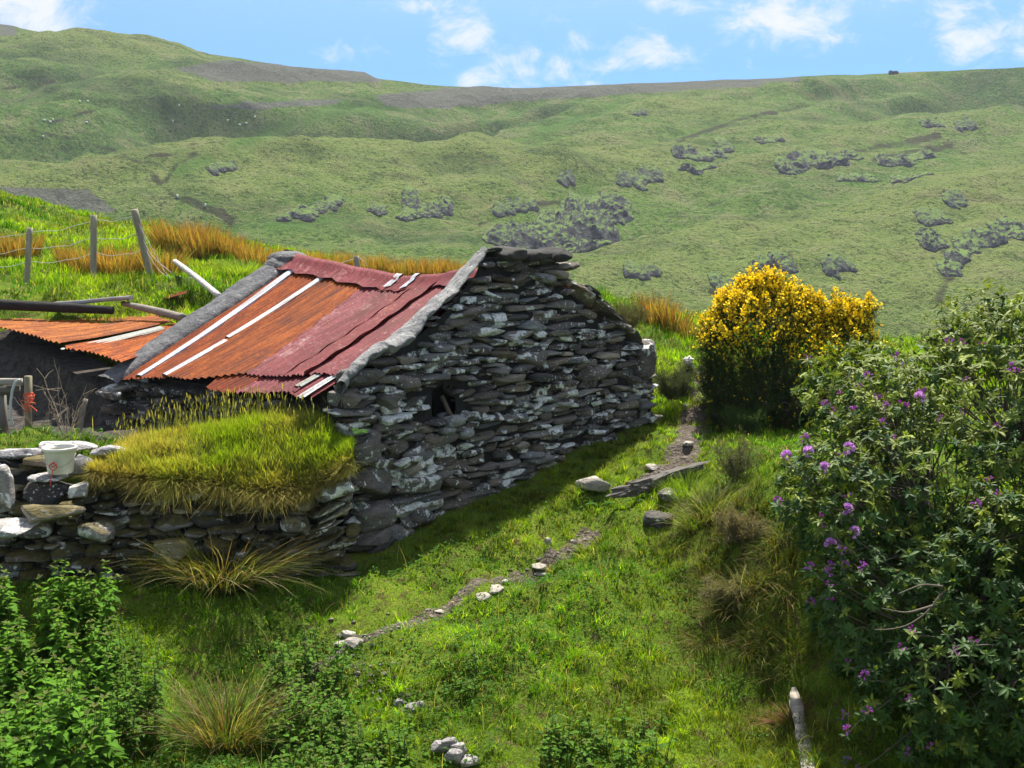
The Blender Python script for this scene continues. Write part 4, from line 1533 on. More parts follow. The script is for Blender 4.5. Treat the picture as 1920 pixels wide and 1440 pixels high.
mb = MB()
masonry(mb, W0, WD, WN, .1, WLEN + .1, .0, 1.5, low_ok, lambda u, v: np.random.default_rng(int(v * 991) % 9999).uniform(.08, .17), aspect=(1.5, 3.4), prot=.07, base=(.15, .142, .130), lich=(.1, .9), depth=.2,
        power=(2.4, 3.4), wob=.04, lumpy=.2)
# tilted slabs leaning at the barn end of the wall
for (px, py, L, H, an) in ((610, 990, .5, .07, .45), (625, 965, .45, .06, .5), (600, 1020, .42, .08, .35), (612, 1012, .5, .07, .4), (590, 1000, .3, .06, .5), (615, 1038, .38, .06, .25), (628, 915, .46, .18, .35), (560, 1010, .25, .06, .4),
                           (600, 985, .4, .05, .45), (620, 950, .4, .07, .4)):
    p = on_vplane(px, py, W0, WN, -.08)
    R = wall_frame(WD, WN) @ np.array([[math.cos(-an), 0, math.sin(-an)], [0, 1, 0], [-math.sin(-an), 0, math.cos(-an)]])
    stones(mb, p[None], R[None], np.array([[L / 2, .24, H / 2]]), stone_cols(1, (.15, .138, .125)), 3.6)
stn = mb.build('stonework', M_wall, lw)
mb = MB()
core_wall(mb, W0, WD, WN, .1, WLEN - .6, -.1, wall_top, inset=.15, thick=.5, n=120)
mb.build('wall_core', M_core, stn)


# ------------------------------------------------------------------ grass blades
def blades(mb, pos, h, w, lean, bend, cb, ct, seg=3, dirn=None, face=None):
    """pos (N,3), h height, w width, lean azimuth (N), bend fraction, cb/ct colours at base and tip; dirn = growth axis"""
    N = len(pos)
    if N == 0:
        return
    if dirn is None:
        dirn = np.tile([0., 0., 1.], (N, 1))
    ld = np.stack([np.cos(lean), np.sin(lean), np.zeros(N)], -1)
    fa = rng.uniform(0, np.pi, N) if face is None else face
    sd_ = np.stack([np.cos(fa), np.sin(fa), np.zeros(N)], -1)
    ts = np.linspace(0, 1, seg + 1)
    wt_ = 1 - ts ** 2.2 * .85
    rows = []
    cols = []
    for i, t in enumerate(ts):
        c = pos + dirn * (h * t)[:, None] + ld * (h * bend * t * t)[:, None]
        c[:, 2] -= h * np.abs(bend) ** 1.5 * .45 * t ** 3
        col = cb * (1 - t) + ct * t
        if i < seg:
            rows += [c - sd_ * (w * wt_[i] / 2)[:, None], c + sd_ * (w * wt_[i] / 2)[:, None]]
            cols += [col, col]
        else:
            rows.append(c)
            cols.append(col)
    V = np.stack(rows, 1)
    C = np.stack(cols, 1)
    k = 2 * seg + 1
    fq = np.array([[2 * i, 2 * i + 1, 2 * i + 3, 2 * i + 2] for i in range(seg - 1)]).reshape(-1, 4)
    ft = np.array([[2 * seg - 2, 2 * seg - 1, 2 * seg]])
    off = (np.arange(N) * k)[:, None, None]
    mb.add(V.reshape(-1, 3), [(fq[None] + off).reshape(-1, 4), (ft[None] + off).reshape(-1, 3)], C.reshape(-1, 3))


def grass_cols(x, y, N, dry=.12):
    """lush to yellowish greens, by patch, with some straw"""
    p = fb2(x, y, .8, 4, seed=12.)[:, None] + rng.normal(0, .25, (N, 1))
    a, b = np.array([.058, .190, .009]), np.array([.28, .44, .015])
    f = np.clip(.42 + p * 1.9, 0, 1)
    c = a * (1 - f) + b * f
    c = c * np.clip(.95 + 1.3 * fb2(x, y, 1.7, 3, seed=53.)[:, None], .45, 1.25)
    st = rng.uniform(0, 1, N) < dry
    c[st] = np.array([.46, .40, .17]) * rng.uniform(.6, 1.2, (st.sum(), 1))
    return c * rng.uniform(.75, 1.25, (N, 1))


def barn_mask(x, y):
    m = rect_mask(x, y, A2, GD, RD, -.02, GW + .02, -.05, 5.3)
    m |= rect_mask(x, y, W0, WD, -WN, -1, WLEN, -.02, .65)
    return m


def scatter(N, y0, y1, px0=-620, px1=2450):
    q = rng.uniform(math.sqrt(y0), math.sqrt(y1), N) ** 2
    px = rng.uniform(px0, px1, N)
    return (px - 960) / FPX * q, q


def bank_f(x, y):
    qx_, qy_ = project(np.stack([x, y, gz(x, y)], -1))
    bank = np.clip(np.exp(-(((qx_ - 1400 - .12 * (qy_ - 1080)) / 150) ** 2 + ((qy_ - 1100) / 190) ** 4)) * 1.4, 0, 1)  # bank sward: mossy brown tone with shade painted into it
    bank = np.maximum(bank, .8 * np.exp(-((qx_ - 1470) / 150) ** 2 - ((qy_ - 1360) / 130) ** 2))  # shadowed grass at the bank foot, painted darker along with its moss tone
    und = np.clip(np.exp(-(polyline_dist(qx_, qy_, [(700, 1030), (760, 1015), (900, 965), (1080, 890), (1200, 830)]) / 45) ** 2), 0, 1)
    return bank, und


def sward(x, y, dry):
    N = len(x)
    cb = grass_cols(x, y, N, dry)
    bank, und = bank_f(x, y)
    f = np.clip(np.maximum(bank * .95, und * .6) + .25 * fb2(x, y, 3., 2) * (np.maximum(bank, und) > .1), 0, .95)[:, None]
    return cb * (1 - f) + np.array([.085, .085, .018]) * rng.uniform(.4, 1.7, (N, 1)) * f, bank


mbg = MB()
x, y = scatter(285000, 8.0, 21.0)
keep = ~barn_mask(x, y) & (path_dist(x, y) > -.075 + .17 * fb2(x, y, 4, 3))
keep &= rng.uniform(0, 1, len(x)) > 1.6 * yard_f(x, y)
x, y = x[keep], y[keep]
N = len(x)
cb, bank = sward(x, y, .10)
h = rng.uniform(.025, .06, N) * (1 + .6 * bank)
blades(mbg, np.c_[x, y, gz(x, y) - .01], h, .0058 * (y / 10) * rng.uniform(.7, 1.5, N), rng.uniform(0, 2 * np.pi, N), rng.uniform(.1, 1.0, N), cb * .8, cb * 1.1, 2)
# tufts: blades springing outward from a common foot
tx, ty = scatter(15600, 8.0, 21.0)
keep = ~barn_mask(tx, ty) & (path_dist(tx, ty) > -.03 + .12 * fb2(tx, ty, 3, 2)) & (rng.uniform(0, 1, len(tx)) < np.clip(.6 + 1.3 * fb2(tx, ty, .9, 3, seed=21.), .12, 1))
keep &= rng.uniform(0, 1, len(tx)) > 2.5 * yard_f(tx, ty)
tx, ty = tx[keep], ty[keep]
T = len(tx)
m = 26
trad = rng.uniform(.025, .085, T) * (ty / 11) ** .3
th_ = rng.uniform(.05, .14, T) * (1 + .8 * np.clip(fb2(tx, ty, 1.7, 2, seed=37.), 0, 1))
tone = rng.uniform(.5, 1.45, (T, 1))
az = rng.uniform(0, 2 * np.pi, (T, m))
rr_ = trad[:, None] * np.sqrt(rng.uniform(0, 1, (T, m)))
x, y = (tx[:, None] + rr_ * np.cos(az)).ravel(), (ty[:, None] + rr_ * np.sin(az)).ravel()
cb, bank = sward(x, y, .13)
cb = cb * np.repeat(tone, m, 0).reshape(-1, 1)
h = np.repeat(th_, m) * rng.uniform(.55, 1.15, len(x)) * (1 + .5 * bank)
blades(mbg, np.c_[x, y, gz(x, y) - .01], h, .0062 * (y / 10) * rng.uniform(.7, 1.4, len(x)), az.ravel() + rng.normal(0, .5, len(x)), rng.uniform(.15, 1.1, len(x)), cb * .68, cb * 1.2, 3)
# little broad leaves of clover, plantain and nettle seedlings among the grass
T_LEAF = (np.array([[0, 0, 0], [-.28, .3, .05], [0, .35, -.03], [.28, .3, .05], [-.24, .68, .03], [0, .72, -.05], [.24, .68, .03], [0, 1, -.16]], float),
          [np.array([[1, 2, 5, 4], [2, 3, 6, 5]]), np.array([[0, 2, 1], [0, 3, 2], [4, 5, 7], [5, 6, 7]])])


def leaves(mb, pos, d, L, Wd, col, hint=None, tmpl=T_LEAF):
    mb.inst(tmpl[0], tmpl[1], pos, frames(d, hint), np.c_[Wd, L, L], col)


xl, yl = scatter(70000, 8.0, 15.0)
keep = ~barn_mask(xl, yl) & (path_dist(xl, yl) > .02) & (fb2(xl, yl, 1.2, 3, seed=44.) > -.05)
xl, yl = xl[keep], yl[keep]
N = len(xl)
az = rng.uniform(0, 2 * np.pi, N)
el = rng.uniform(-.1, .8, N)
L = rng.uniform(.015, .055, N)
leaves(mbg, np.c_[xl, yl, gz(xl, yl) + rng.uniform(.01, .09, N)], np.c_[np.cos(az), np.sin(az), np.sin(el)], L, L * .8,
       np.array([.045, .13, .018]) * rng.uniform(.6, 1.6, (N, 1)) + np.array([.03, .02, 0]) * rng.uniform(0, 1, (N, 1)))
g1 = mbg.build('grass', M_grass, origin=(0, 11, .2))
# scattered tall dry stems and flowering grass
sx, sy = scatter(520, 8.4, 14.0)
kp = ~barn_mask(sx, sy) & (path_dist(sx, sy) > .02)
sx, sy = sx[kp], sy[kp]
N = len(sx)
cs_ = np.array([.42, .37, .18]) * rng.uniform(.6, 1.2, (N, 1))
mbd = MB()
blades(mbd, np.c_[sx, sy, gz(sx, sy) - .01], rng.uniform(.12, .42, N), np.full(N, .006), rng.uniform(0, 6.28, N), rng.uniform(.05, .9, N), cs_ * .8, cs_, 4)
tag(mbd.build('dry_stems', M_grass, origin=(0, 11, .2)), 'thin straw coloured dead stems scattered through the foreground grass', 'dry grass', kind='stuff')
tag(g1, 'short tufty green grass growing on the slope around the path', 'grass', kind='stuff')

mbg = MB()
x, y = scatter(260000, 17.6, 47.0, -500, 1900)
keep = ~barn_mask(x, y) & (y > 17.6) & ((x / y * FPX + 960 < 700) | (y < 34)) & ~((x / y * FPX + 960 > 230) & (x / y * FPX + 960 < 1130) & (y < 20.5) & (x / y * FPX + 960 > 400))
keep &= ~rect_mask(x, y, SH0, RD, GD, -.6, 6, -1.2, 1.1)
x, y = x[keep], y[keep]
N = len(x)
tuft = np.clip(fb2(x, y, 1.3, 3, seed=35.) * 1.5 + .4, 0, 1)
h = rng.uniform(.06, .14, N) * (1 + 1.3 * tuft)
cb = grass_cols(x, y, N, .08) * np.array([1.05, 1.0, 1.0])
st = fb2(x, y, .5, 3, seed=61.)[:, None] > .28
cb = np.where(st, cb * .5 + np.array([.26, .22, .06]) * .5, cb)
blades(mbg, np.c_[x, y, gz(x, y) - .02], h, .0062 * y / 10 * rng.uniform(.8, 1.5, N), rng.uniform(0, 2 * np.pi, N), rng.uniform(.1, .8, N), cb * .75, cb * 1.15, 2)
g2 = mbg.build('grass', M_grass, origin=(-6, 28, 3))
tag(g2, 'bright meadow grass on the knoll behind the barn and fence', 'grass', kind='stuff')

# turf cap on the wall
mb = MB()
tu = np.linspace(0, 1, 120)
tv = np.linspace(0, 1, 36)
topx = np.interp(tu, np.linspace(0, 1, 8), [172, 225, 300, 380, 460, 540, 610, 662])
topy = np.interp(tu, np.linspace(0, 1, 8), [872, 838, 826, 815, 803, 798, 800, 828])
boty = np.interp(tu, np.linspace(0, 1, 8), [884, 893, 900, 906, 915, 922, 915, 870]) + 7 * fb2(tu * 14, tu * 0, 1.0, 3)
frontp = np.array([on_vplane(px, by, W0, WN, .08) for px, by in zip(topx, boty)])
topf = np.array([on_vplane(px, ty, W0, WN, -.50) for px, ty in zip(topx, topy)])
rear = topf + np.r_[-WN * .45, -.04]
prof = np.stack([frontp + np.r_[-WN * .15, -.05], frontp, frontp * .62 + topf * .38 + np.r_[WN * .10, .05], topf, rear, rear + np.r_[-WN * .2, -.5]], 0)
tt = np.linspace(0, 5, 36)
G = np.stack([np.stack([np.interp(tt, range(6), prof[:, i, k]) for k in range(3)], -1) for i in range(120)], 0)
kk = np.array([.25, .5, .25])
for _ in range(2):
    Gp = np.pad(G, ((0, 0), (1, 1), (0, 0)), 'edge')
    G = Gp[:, :-2] * .25 + Gp[:, 1:-1] * .5 + Gp[:, 2:] * .25
nz = fbm(G * 2.2, 3) * .10
G[..., 2] += nz
G[..., 1] -= fbm(G * 3.0 + 9, 2) * .06
turf = MB()
turf.grid(G)
turf_o = turf.build('turf_cap', plain('turf_thatch', (.10, .095, .025), 1.0, .5, 9.0, .05), lw)
mbt = MB()
N = 46000
a, b = rng.uniform(0, 118.99, N), np.clip(rng.beta(1.15, 1.3, N) * 34.9, 0, 34.9)
ia, ib = a.astype(int), b.astype(int)
fa_, fb_ = (a - ia)[:, None], (b - ib)[:, None]
pos = G[ia, ib] * (1 - fa_) * (1 - fb_) + G[ia + 1, ib] * fa_ * (1 - fb_) + G[ia, ib + 1] * (1 - fa_) * fb_ + G[ia + 1, ib + 1] * fa_ * fb_
tg = (b / 35)
hang = np.clip((.36 - tg) / .28, 0, 1)                    # 1 at the hanging front edge, 0 on top
out_ = np.r_[WN, 0]
dr = unit(out_ * (.25 + .9 * hang)[:, None] + np.array([0, 0, 1.]) * (1 - 1.35 * hang)[:, None] + rng.normal(0, .22, (N, 3)))
h = rng.uniform(.07, .20, N) * (1 + .7 * fb2(pos[:, 0], pos[:, 1] * 2 + pos[:, 2], 2.6, 3, seed=71.)) * (1 + hang * np.clip(.4 + 1.6 * fb2(pos[:, 0], pos[:, 0] * 0, 3.0, 3, seed=77.), -.3, 1.6))
pu = a / 119
green = np.clip(.5 + 1.1 * fb2(pos[:, 0], pos[:, 1] + pos[:, 2], 1.6, 3, seed=5.) + .35 * (pu - .4) - .6 * hang + rng.normal(0, .22, N), 0, 1)[:, None]
cb = np.array([.38, .32, .11]) * (1 - green) + np.array([.22, .33, .018]) * green
cb *= rng.uniform(.7, 1.25, (N, 1))
blades(mbt, pos - dr * .03, h, rng.uniform(.004, .008, N) * 1.25, rng.uniform(0, 2 * np.pi, N), rng.uniform(.05, .5, N) * (1 + .6 * hang), cb * .7, cb * 1.15, 3, dirn=dr)
mbt.build('turf_grass', M_grass, turf_o, kind='stuff')

# flowering grass stalks in front of the side wall
mbs = MB()
N = 420
px = rng.uniform(200, 640, N)
Yv = rng.uniform(13.0, 13.9, N)
X = (px - 960) / FPX * Yv
ok = ~rect_mask(X, Yv, A2, GD, RD, -.02, 9, -.05, 9)
X, Yv, px = X[ok], Yv[ok], px[ok]
N = len(X)
zb = np.interp(px, [180, 300, 460, 640], [1.35, 1.6, 1.78, 1.7]) - .12
hh = rng.uniform(.18, .55, N)
cs = np.array([.20, .22, .05]) * rng.uniform(.7, 1.4, (N, 1))
blades(mbs, np.c_[X, Yv, zb], hh, np.full(N, .0065), rng.uniform(0, 6.28, N), rng.uniform(.02, .22, N), cs * .8, cs, 3)
tipp = np.c_[X, Yv, zb + hh * .9]
leaves(mbs, tipp, np.c_[rng.normal(0, .15, N), rng.normal(0, .15, N), np.ones(N)], rng.uniform(.05, .10, N), np.full(N, .022), np.array([.30, .27, .10]) * rng.uniform(.7, 1.3, (N, 1)), hint=rng.standard_normal((N, 3)))
tag(mbs.build('seeding_grass', M_grass, origin=(X.mean(), Yv.mean(), 1.5)), 'tall thin seeding grass stalks along the foot of the shaded side wall', 'grass', kind='stuff')


# ------------------------------------------------------------------ rushes
def rush_clump(name, label, base, rad, n, hmin, hmax, cols, group, spread=.35, width=.008, bend=(.05, .5), cat='rushes', drift=None):
    mbx = MB()
    r = rad * np.sqrt(rng.uniform(0, 1, n))
    az = rng.uniform(0, 2 * np.pi, n)
    x = base[0] + r * np.cos(az)
    y = base[1] + r * np.sin(az) * .8
    z = gz(x, y) - .03
    dr = unit(np.c_[np.cos(az) * spread * r / rad, np.sin(az) * spread * r / rad, np.ones(n)] + rng.normal(0, .10, (n, 3)) + (0 if drift is None else np.asarray(drift)))
    h = rng.uniform(hmin, hmax, n)
    ci = rng.integers(0, len(cols), n)
    cb = np.array([c[0] for c in cols])[ci] * rng.uniform(.75, 1.25, (n, 1))
    ct = np.array([c[1] for c in cols])[ci] * rng.uniform(.75, 1.25, (n, 1))
    blades(mbx, np.c_[x, y, z], h, width * rng.uniform(.8, 1.3, n), az + rng.normal(0, .5, n), rng.uniform(*bend, n), cb, ct, 5, dirn=dr)
    o = mbx.build(name, M_grass, origin=(base[0], base[1], float(gz(np.array([base[0]]), np.array([base[1]]))[0])))
    return tag(o, label, cat, group)


RUST = [((.07, .10, .02), (.38, .21, .08)), ((.16, .12, .03), (.46, .28, .11)), ((.05, .11, .02), (.26, .20, .05)), ((.22, .12, .04), (.36, .15, .05))]
LABS = [('brown rush clump left of the first fence post', 25, 442, 26.5, .55, .6), ('tall brown rush clump just behind the second fence post', 165, 515, 23.3, .55, .75),
        ('dense brown rush clump between the middle and leaning fence posts', 222, 520, 23.2, .5, .8), ('ragged pale brown rush clump right behind the leaning fence post', 300, 523, 23.2, .42, .75),
        ('red-brown rush clump on the skyline of the knoll above the pale pole', 340, 474, 28.5, .7, .75), ('wide red-brown rush clump next right along the knoll crest', 395, 485, 28, .65, .8),
        ('thick rush clump at the lowest dip of the knoll crest', 440, 492, 28, .6, .7), ('rush clump just left of the far roof end', 490, 500, 27.5, .6, .65),
        ('low rush clump behind the rounded far roof end', 560, 505, 27, .6, .55), ('rush clump behind the ridge left of the lone post', 620, 515, 26.5, .6, .6),
        ('rush clump directly right of the lone post behind the ridge', 700, 518, 26.5, .55, .55), ('blond rush clump behind the sagging middle of the ridge', 760, 524, 26.5, .6, .6),
        ('blond rush clump behind the ridge near the chimney stub', 815, 522, 26.5, .55, .6), ('small blond rush clump touching the chimney stub outline', 860, 520, 26.5, .45, .55),
        ('tall upright brown rushes on the knoll right of the gable', 1232, 612, 23.2, .28, .75), ('second upright brown rush tuft right of the gable', 1262, 618, 23.0, .25, .7), ('short yellowish rush tuft beside the gorse bush', 1300, 625, 22.8, .3, .45)]
for (lb, px, py, Y, rad, hh) in LABS:
    p = P(px, py, Y)
    rush_clump('rush_clump', lb, p, rad, int(1000 * rad), hh * .55, hh * 1.05, RUST if px < 1290 else RUST[2:3] * 2 + RUST[1:2], 'brown rush clumps on the knoll', .25, .016, (.02, .3))
mb_t = rush_clump('grass_tussock', 'rounded bright green grass tussock behind the far roof end', P(458, 520, 23.4), .38, 1500, .18, .45, [((.10, .18, .02), (.26, .36, .05))], None, .8, .014, (.1, .6), 'tussock')
ARCH = [((.025, .060, .010), (.17, .17, .05)), ((.03, .08, .012), (.10, .14, .03)), ((.06, .06, .02), (.42, .36, .21)), ((.04, .085, .015), (.12, .11, .03)), ((.10, .06, .03), (.22, .14, .07))]
rush_clump('rush_clump', 'large arching rush clump against the low wall', hit(415, 1110), .36, 900, .5, .95, ARCH, 'arching rush clumps in the foreground', .55, .009, (.3, 1.1), drift=(.28, 0, 0))
rush_clump('rush_clump', 'upright dark green rush tuft at the wall foot beside the nettles', hit(300, 1105), .16, 320, .35, .6, ARCH[:2], 'arching rush clumps in the foreground', .3, .008, (.05, .4))
rush_clump('rush_clump', 'straw and green rush clump among nettles at the bottom of the picture', hit(425, 1400), .22, 650, .38, .75, ARCH, 'arching rush clumps in the foreground', .5, .0075, (.15, .9))
rush_clump('grass_tussock', 'dry blond grass tuft hanging over the right bank', hit(1330, 960), .3, 700, .2, .42, ARCH[2:4] + [((.09, .16, .02), (.2, .3, .04))], None, .6, .007, (.3, 1.1), 'tussock')
rush_clump('grass_tussock', 'bright green grass tuft beside the end of the old timber', hit(1290, 935), .17, 420, .18, .38, [((.09, .18, .02), (.22, .34, .03))], None, .5, .007, (.1, .7), 'tussock')
rush_clump('grass_tussock', 'withered tan grass hanging under the rhododendron on the bank', hit(1400, 1090), .35, 700, .14, .34, [((.10, .075, .03), (.34, .27, .13)), ((.05, .06, .02), (.14, .14, .05)), ((.04, .07, .012), (.12, .16, .03))], None, .7, .006, (.4, 1.3), 'tussock')


BT = [((.05, .05, .015), (.15, .13, .045)), ((.05, .09, .012), (.15, .21, .03)), ((.04, .07, .012), (.12, .15, .03)), ((.09, .07, .03), (.34, .28, .14))]
for lb, px, py, rad in [('brown grass tussock high on the bank under the gorse sapling', 1400, 965, .26), ('dark shaggy tussock in the middle of the right bank', 1345, 1075, .28), ('straw coloured tussock at the left of the bank', 1270, 1030, .22),
                        ('dark tussock at the rhododendron edge halfway down the bank', 1475, 1080, .30), ('low brown tussock near the foot of the bank', 1420, 1180, .26), ('mossy green tussock at the bottom of the bank', 1330, 1190, .24),
                        ('dark tussock hard against the rhododendron at the bank foot', 1490, 1200, .28), ('dry tussock on the bank lip beside the first purple flowers', 1470, 985, .24)]:
    rush_clump('bank_tussock', lb, hit(px, py), rad, 620, .07, .20, BT, 'tussocks on the right bank', .8, .0065, (.4, 1.4), 'tussock')


# ------------------------------------------------------------------ nettles
T_NET = (np.array([[0, 0, 0], [-.38, .22, .06], [0, .25, -.02], [.38, .22, .06], [-.30, .55, .05], [0, .58, -.05], [.30, .55, .05], [-.12, .82, -.06], [.12, .82, -.06], [0, 1, -.22]], float),
         [np.array([[1, 2, 5, 4], [2, 3, 6, 5]]), np.array([[0, 2, 1], [0, 3, 2], [4, 5, 7], [5, 6, 8], [5, 8, 7], [7, 8, 9]])])


def nettles(name, label, pts, hmin, hmax, group, lsz=.075, base_c=(.050, .120, .010), dens=.055):
    """pts (N,2) stem positions"""
    cx, cy = np.mean(pts, 0)
    root = thing(name, (cx, cy, float(gz(np.array([cx]), np.array([cy]))[0])), label, 'nettles', group)
    mst, mlf = MB(), MB()
    P_, D_, L_, C_ = [], [], [], []
    for (x, y) in pts:
        z = float(gz(np.array([x]), np.array([y]))[0])
        h = rng.uniform(hmin, hmax)
        ln = rng.normal(0, .12, 2)
        q = np.linspace(0, 1, 5)[:, None]
        c = np.c_[x + ln[0] * h * q ** 1.5, y + ln[1] * h * q ** 1.5, z + h * q]
        mst.tube(c, np.linspace(.005, .002, 5), 4, (.07, .085, .03), cap=False)
        nn_ = max(4, int(h / dens))
        a0 = rng.uniform(0, np.pi)
        for k in range(nn_):
            t = .18 + .82 * (k + 1) / nn_
            p = np.array([np.interp(t, q[:, 0], c[:, i]) for i in range(3)])
            sz = lsz * (1.15 - .75 * max(0, t - .55) / .45) * rng.uniform(.75, 1.2)
            tone = np.array(base_c) * rng.uniform(.65, 1.3) * (.85 + .55 * t) + np.array([.05, .045, .0]) * max(0, t - .6)
            for sgn in (0, np.pi):
                az = a0 + k * np.pi / 2 + sgn + rng.normal(0, .25)
                P_.append(p + np.array([np.cos(az), np.sin(az), 0]) * .012)
                D_.append([np.cos(az), np.sin(az), rng.uniform(-.5, .35)])
                L_.append(sz)
                C_.append(tone)
        for k in range(3):
            az = rng.uniform(0, 6.28)
            P_.append(c[-1])
            D_.append([np.cos(az), np.sin(az), rng.uniform(.3, 1.2)])
            L_.append(lsz * .45)
            C_.append(np.array([.12, .15, .04]) * rng.uniform(.7, 1.2))
    L_ = np.array(L_)
    leaves(mlf, np.array(P_), np.array(D_), L_, L_ * .82, np.array(C_), tmpl=T_NET)
    mst.build('stems', M_twig, root, kind='stuff')
    mlf.build('leaves', M_leaf, root, kind='stuff')
    return root


def net_pts(n, px0, px1, py0, py1, seed, thr=-.15):
    out_p = []
    while len(out_p) < n:
        px, py = rng.uniform(px0, px1), rng.uniform(py0, py1)
        p = hit(px, py)
        if vn(np.array([p[0] * 1.6, p[1] * 1.6, seed])) > thr:
            out_p.append(p[:2])
    return np.array(out_p)


def nmask(pts, f):
    return np.array([p for p in pts if f(*project(np.array([p[0], p[1], float(gz(np.array([p[0]]), np.array([p[1]]))[0])])))])


NET = 'nettle patches in the foreground'
nettles('nettle_patch', 'tall dense nettle patch filling the lower left corner', net_pts(170, -90, 215, 1180, 1540, 1.0, -.8), .45, .80, NET, .125, (.060, .150, .010), .06)
nettles('nettle_patch', 'nettle patch on the right shoulder of the tall corner patch', net_pts(50, 200, 300, 1240, 1440, 2.0, -.6), .35, .6, NET, .075)
nettles('nettle_patch', 'loose nettle patch behind the straw rush clump at bottom centre left', net_pts(80, 500, 640, 1250, 1420, 3.0, -.4), .2, .42, NET, .08, (.055, .130, .011))
nettles('nettle_patch', 'low nettle patch at the bottom edge under the rush clump', net_pts(80, 500, 760, 1400, 1540, 4.0, -.5), .18, .36, NET, .08, (.055, .130, .011))
nettles('nettle_patch', 'thin nettle patch right of centre at the bottom edge', net_pts(90, 1010, 1260, 1370, 1540, 5.0, -.4), .10, .30, NET, .07, (.055, .130, .011))
nettles('nettle_patch', 'few stray nettles on the grassy mound left of centre', net_pts(12, 810, 900, 1250, 1310, 6.0, -.9), .10, .2, NET, .06, (.055, .130, .011))
nettles('nettle_patch', 'small bramble and nettle growth below the grey hose', net_pts(1, 0, 10, 1000, 1010, 6.0, -.9) * 0 + np.c_[rng.uniform(-7.0, -6.1, 26), rng.uniform(13.2, 13.9, 26)], .15, .4, NET, .07, (.055, .130, .011))


# ------------------------------------------------------------------ boulders, flagstones, timber
def boulder(name, label, p, half, mat, col, rz=0.0, tilt=.1, group=None, cat='stone', power=3.2, sink=.25, lumpy=.15):
    mbx = MB()
    c, s_ = math.cos(rz), math.sin(rz)
    R = np.array([[c, -s_, 0], [s_, c, 0], [0, 0, 1.]]) @ rot_small(1, tilt, tilt, 0)[0]
    pos = np.asarray(p, float) + [0, 0, half[2] * (1 - 2 * sink)]
    stones(mbx, pos[None], R[None], np.array([half]), np.array([col]), power, tmpl=T_BIG, lumpy=lumpy)
    return tag(mbx.build(name, mat, origin=p), label, cat, group)


GREY = (.26, .25, .235, .55)
PS = 'stones along the foot path'
for lb, px, py, hw, hh_ in [('flat pale flagstone in the middle of the path', 930, 1108, .115, .028), ('narrow pale flagstone just below the middle path stone', 905, 1122, .085, .022),
                            ('flat pale path stone beside the bright grass edge', 1012, 1068, .13, .028), ('thin flat stone just below the stone beside the bright grass edge', 1012, 1079, .09, .02),
                            ('upright little white stone standing in the path', 1027, 1024, .05, .06), ('small flat stone beside the wooden peg', 826, 1149, .075, .02),
                            ('tiny pebble in the dark upper part of the low path', 947, 1092, .05, .018), ('small grey stone at the low end of the path', 652, 1198, .08, .05),
                            ('second grey stone at the low end of the path', 664, 1216, .10, .06), ('thin slab at the low end of the path', 645, 1207, .11, .025), ('tiny pebble above the upright white stone', 1075, 1016, .045, .02),
                            ('flat stone on the upper path near its bend', 1222, 880, .10, .03), ('grey slab in the upper path beside the gorse', 1294, 765, .13, .03), ('small stone on the upper path below the slab', 1288, 838, .09, .03)]:
    boulder('path_stone', lb, hit(px, py), (hw, hw * .75, hh_), M_white if hh_ < .05 else M_slate, (.36, .34, .31, .42), rng.uniform(0, 3), .08, PS, sink=.2)
# gravel trodden into the path and spilt at its lower end
gp = []
for pts, n, w in ((low2, 260, .10), (up2, 240, .15), ([hit(590, 1230)[:2], hit(700, 1195)[:2]], 150, .30), ([hit(640, 1250)[:2], hit(780, 1330)[:2]], 120, .16)):
    pts = np.array(pts)
    t = rng.uniform(0, len(pts) - 1, n)
    gp.append(np.stack([np.interp(t, range(len(pts)), pts[:, k]) for k in (0, 1)], -1) + rng.normal(0, w * .6, (n, 2)))
gp = np.concatenate(gp)
N = len(gp)
r = np.minimum(rng.gamma(2.0, .0065, N) + .005, .04)
mb = MB()
a_ = rng.uniform(0, 3, N)
Rz_ = np.stack([np.cos(a_), -np.sin(a_), 0 * a_, np.sin(a_), np.cos(a_), 0 * a_, 0 * a_, 0 * a_, 0 * a_ + 1], -1).reshape(-1, 3, 3)
stones(mb, np.c_[gp, gz(gp[:, 0], gp[:, 1]) + .006], Rz_, np.c_[r, r * .8, r * .5], np.c_[np.array([.17, .155, .14]) * rng.uniform(.5, 1.4, (N, 1)), rng.uniform(0, .35, N)], 3.0, tmpl=T_SMALL)
tag(mb.build('gravel', M_slate, origin=(0, 12, .3)), 'small grey gravel trodden into the foot path and spilt below it', 'gravel', kind='stuff')
HE = 'small stones heaped in the grass'
for lb, px, py, r in [('pale grey stone at left of the heap at the bottom edge', 826, 1412, .085), ('round grey stone at the top of the bottom edge heap', 842, 1404, .07), ('broad pale stone at the front of the bottom edge heap', 850, 1430, .10),
                      ('lilac grey stone at right of the bottom edge heap', 858, 1412, .075), ('small grey stone lying right of the bottom edge heap', 882, 1434, .08), ('dark stone in the small heap left of the grassy slope', 772, 1336, .08),
                      ('second dark stone in the small heap left of the slope', 786, 1328, .06), ('half buried pale stone left of the dark heap', 750, 1322, .06)]:
    boulder('stone', lb, hit(px, py), (r, r * .8, r * .6), M_slate, (.22, .22, .235, .3) if px < 800 else (.33, .32, .335, .35), rng.uniform(0, 3), .2, HE, sink=.2)
boulder('boulder', 'pale flat-topped boulder at the left end of the old timber', hit(1115, 918), (.23, .2, .11), M_slate, (.33, .31, .28, .5), .3, .1, sink=.2)
boulder('boulder', 'grey boulder under the right end of the old timber', hit(1248, 940), (.13, .12, .09), M_slate, (.17, .16, .16, .5), .3, .1, sink=.15)
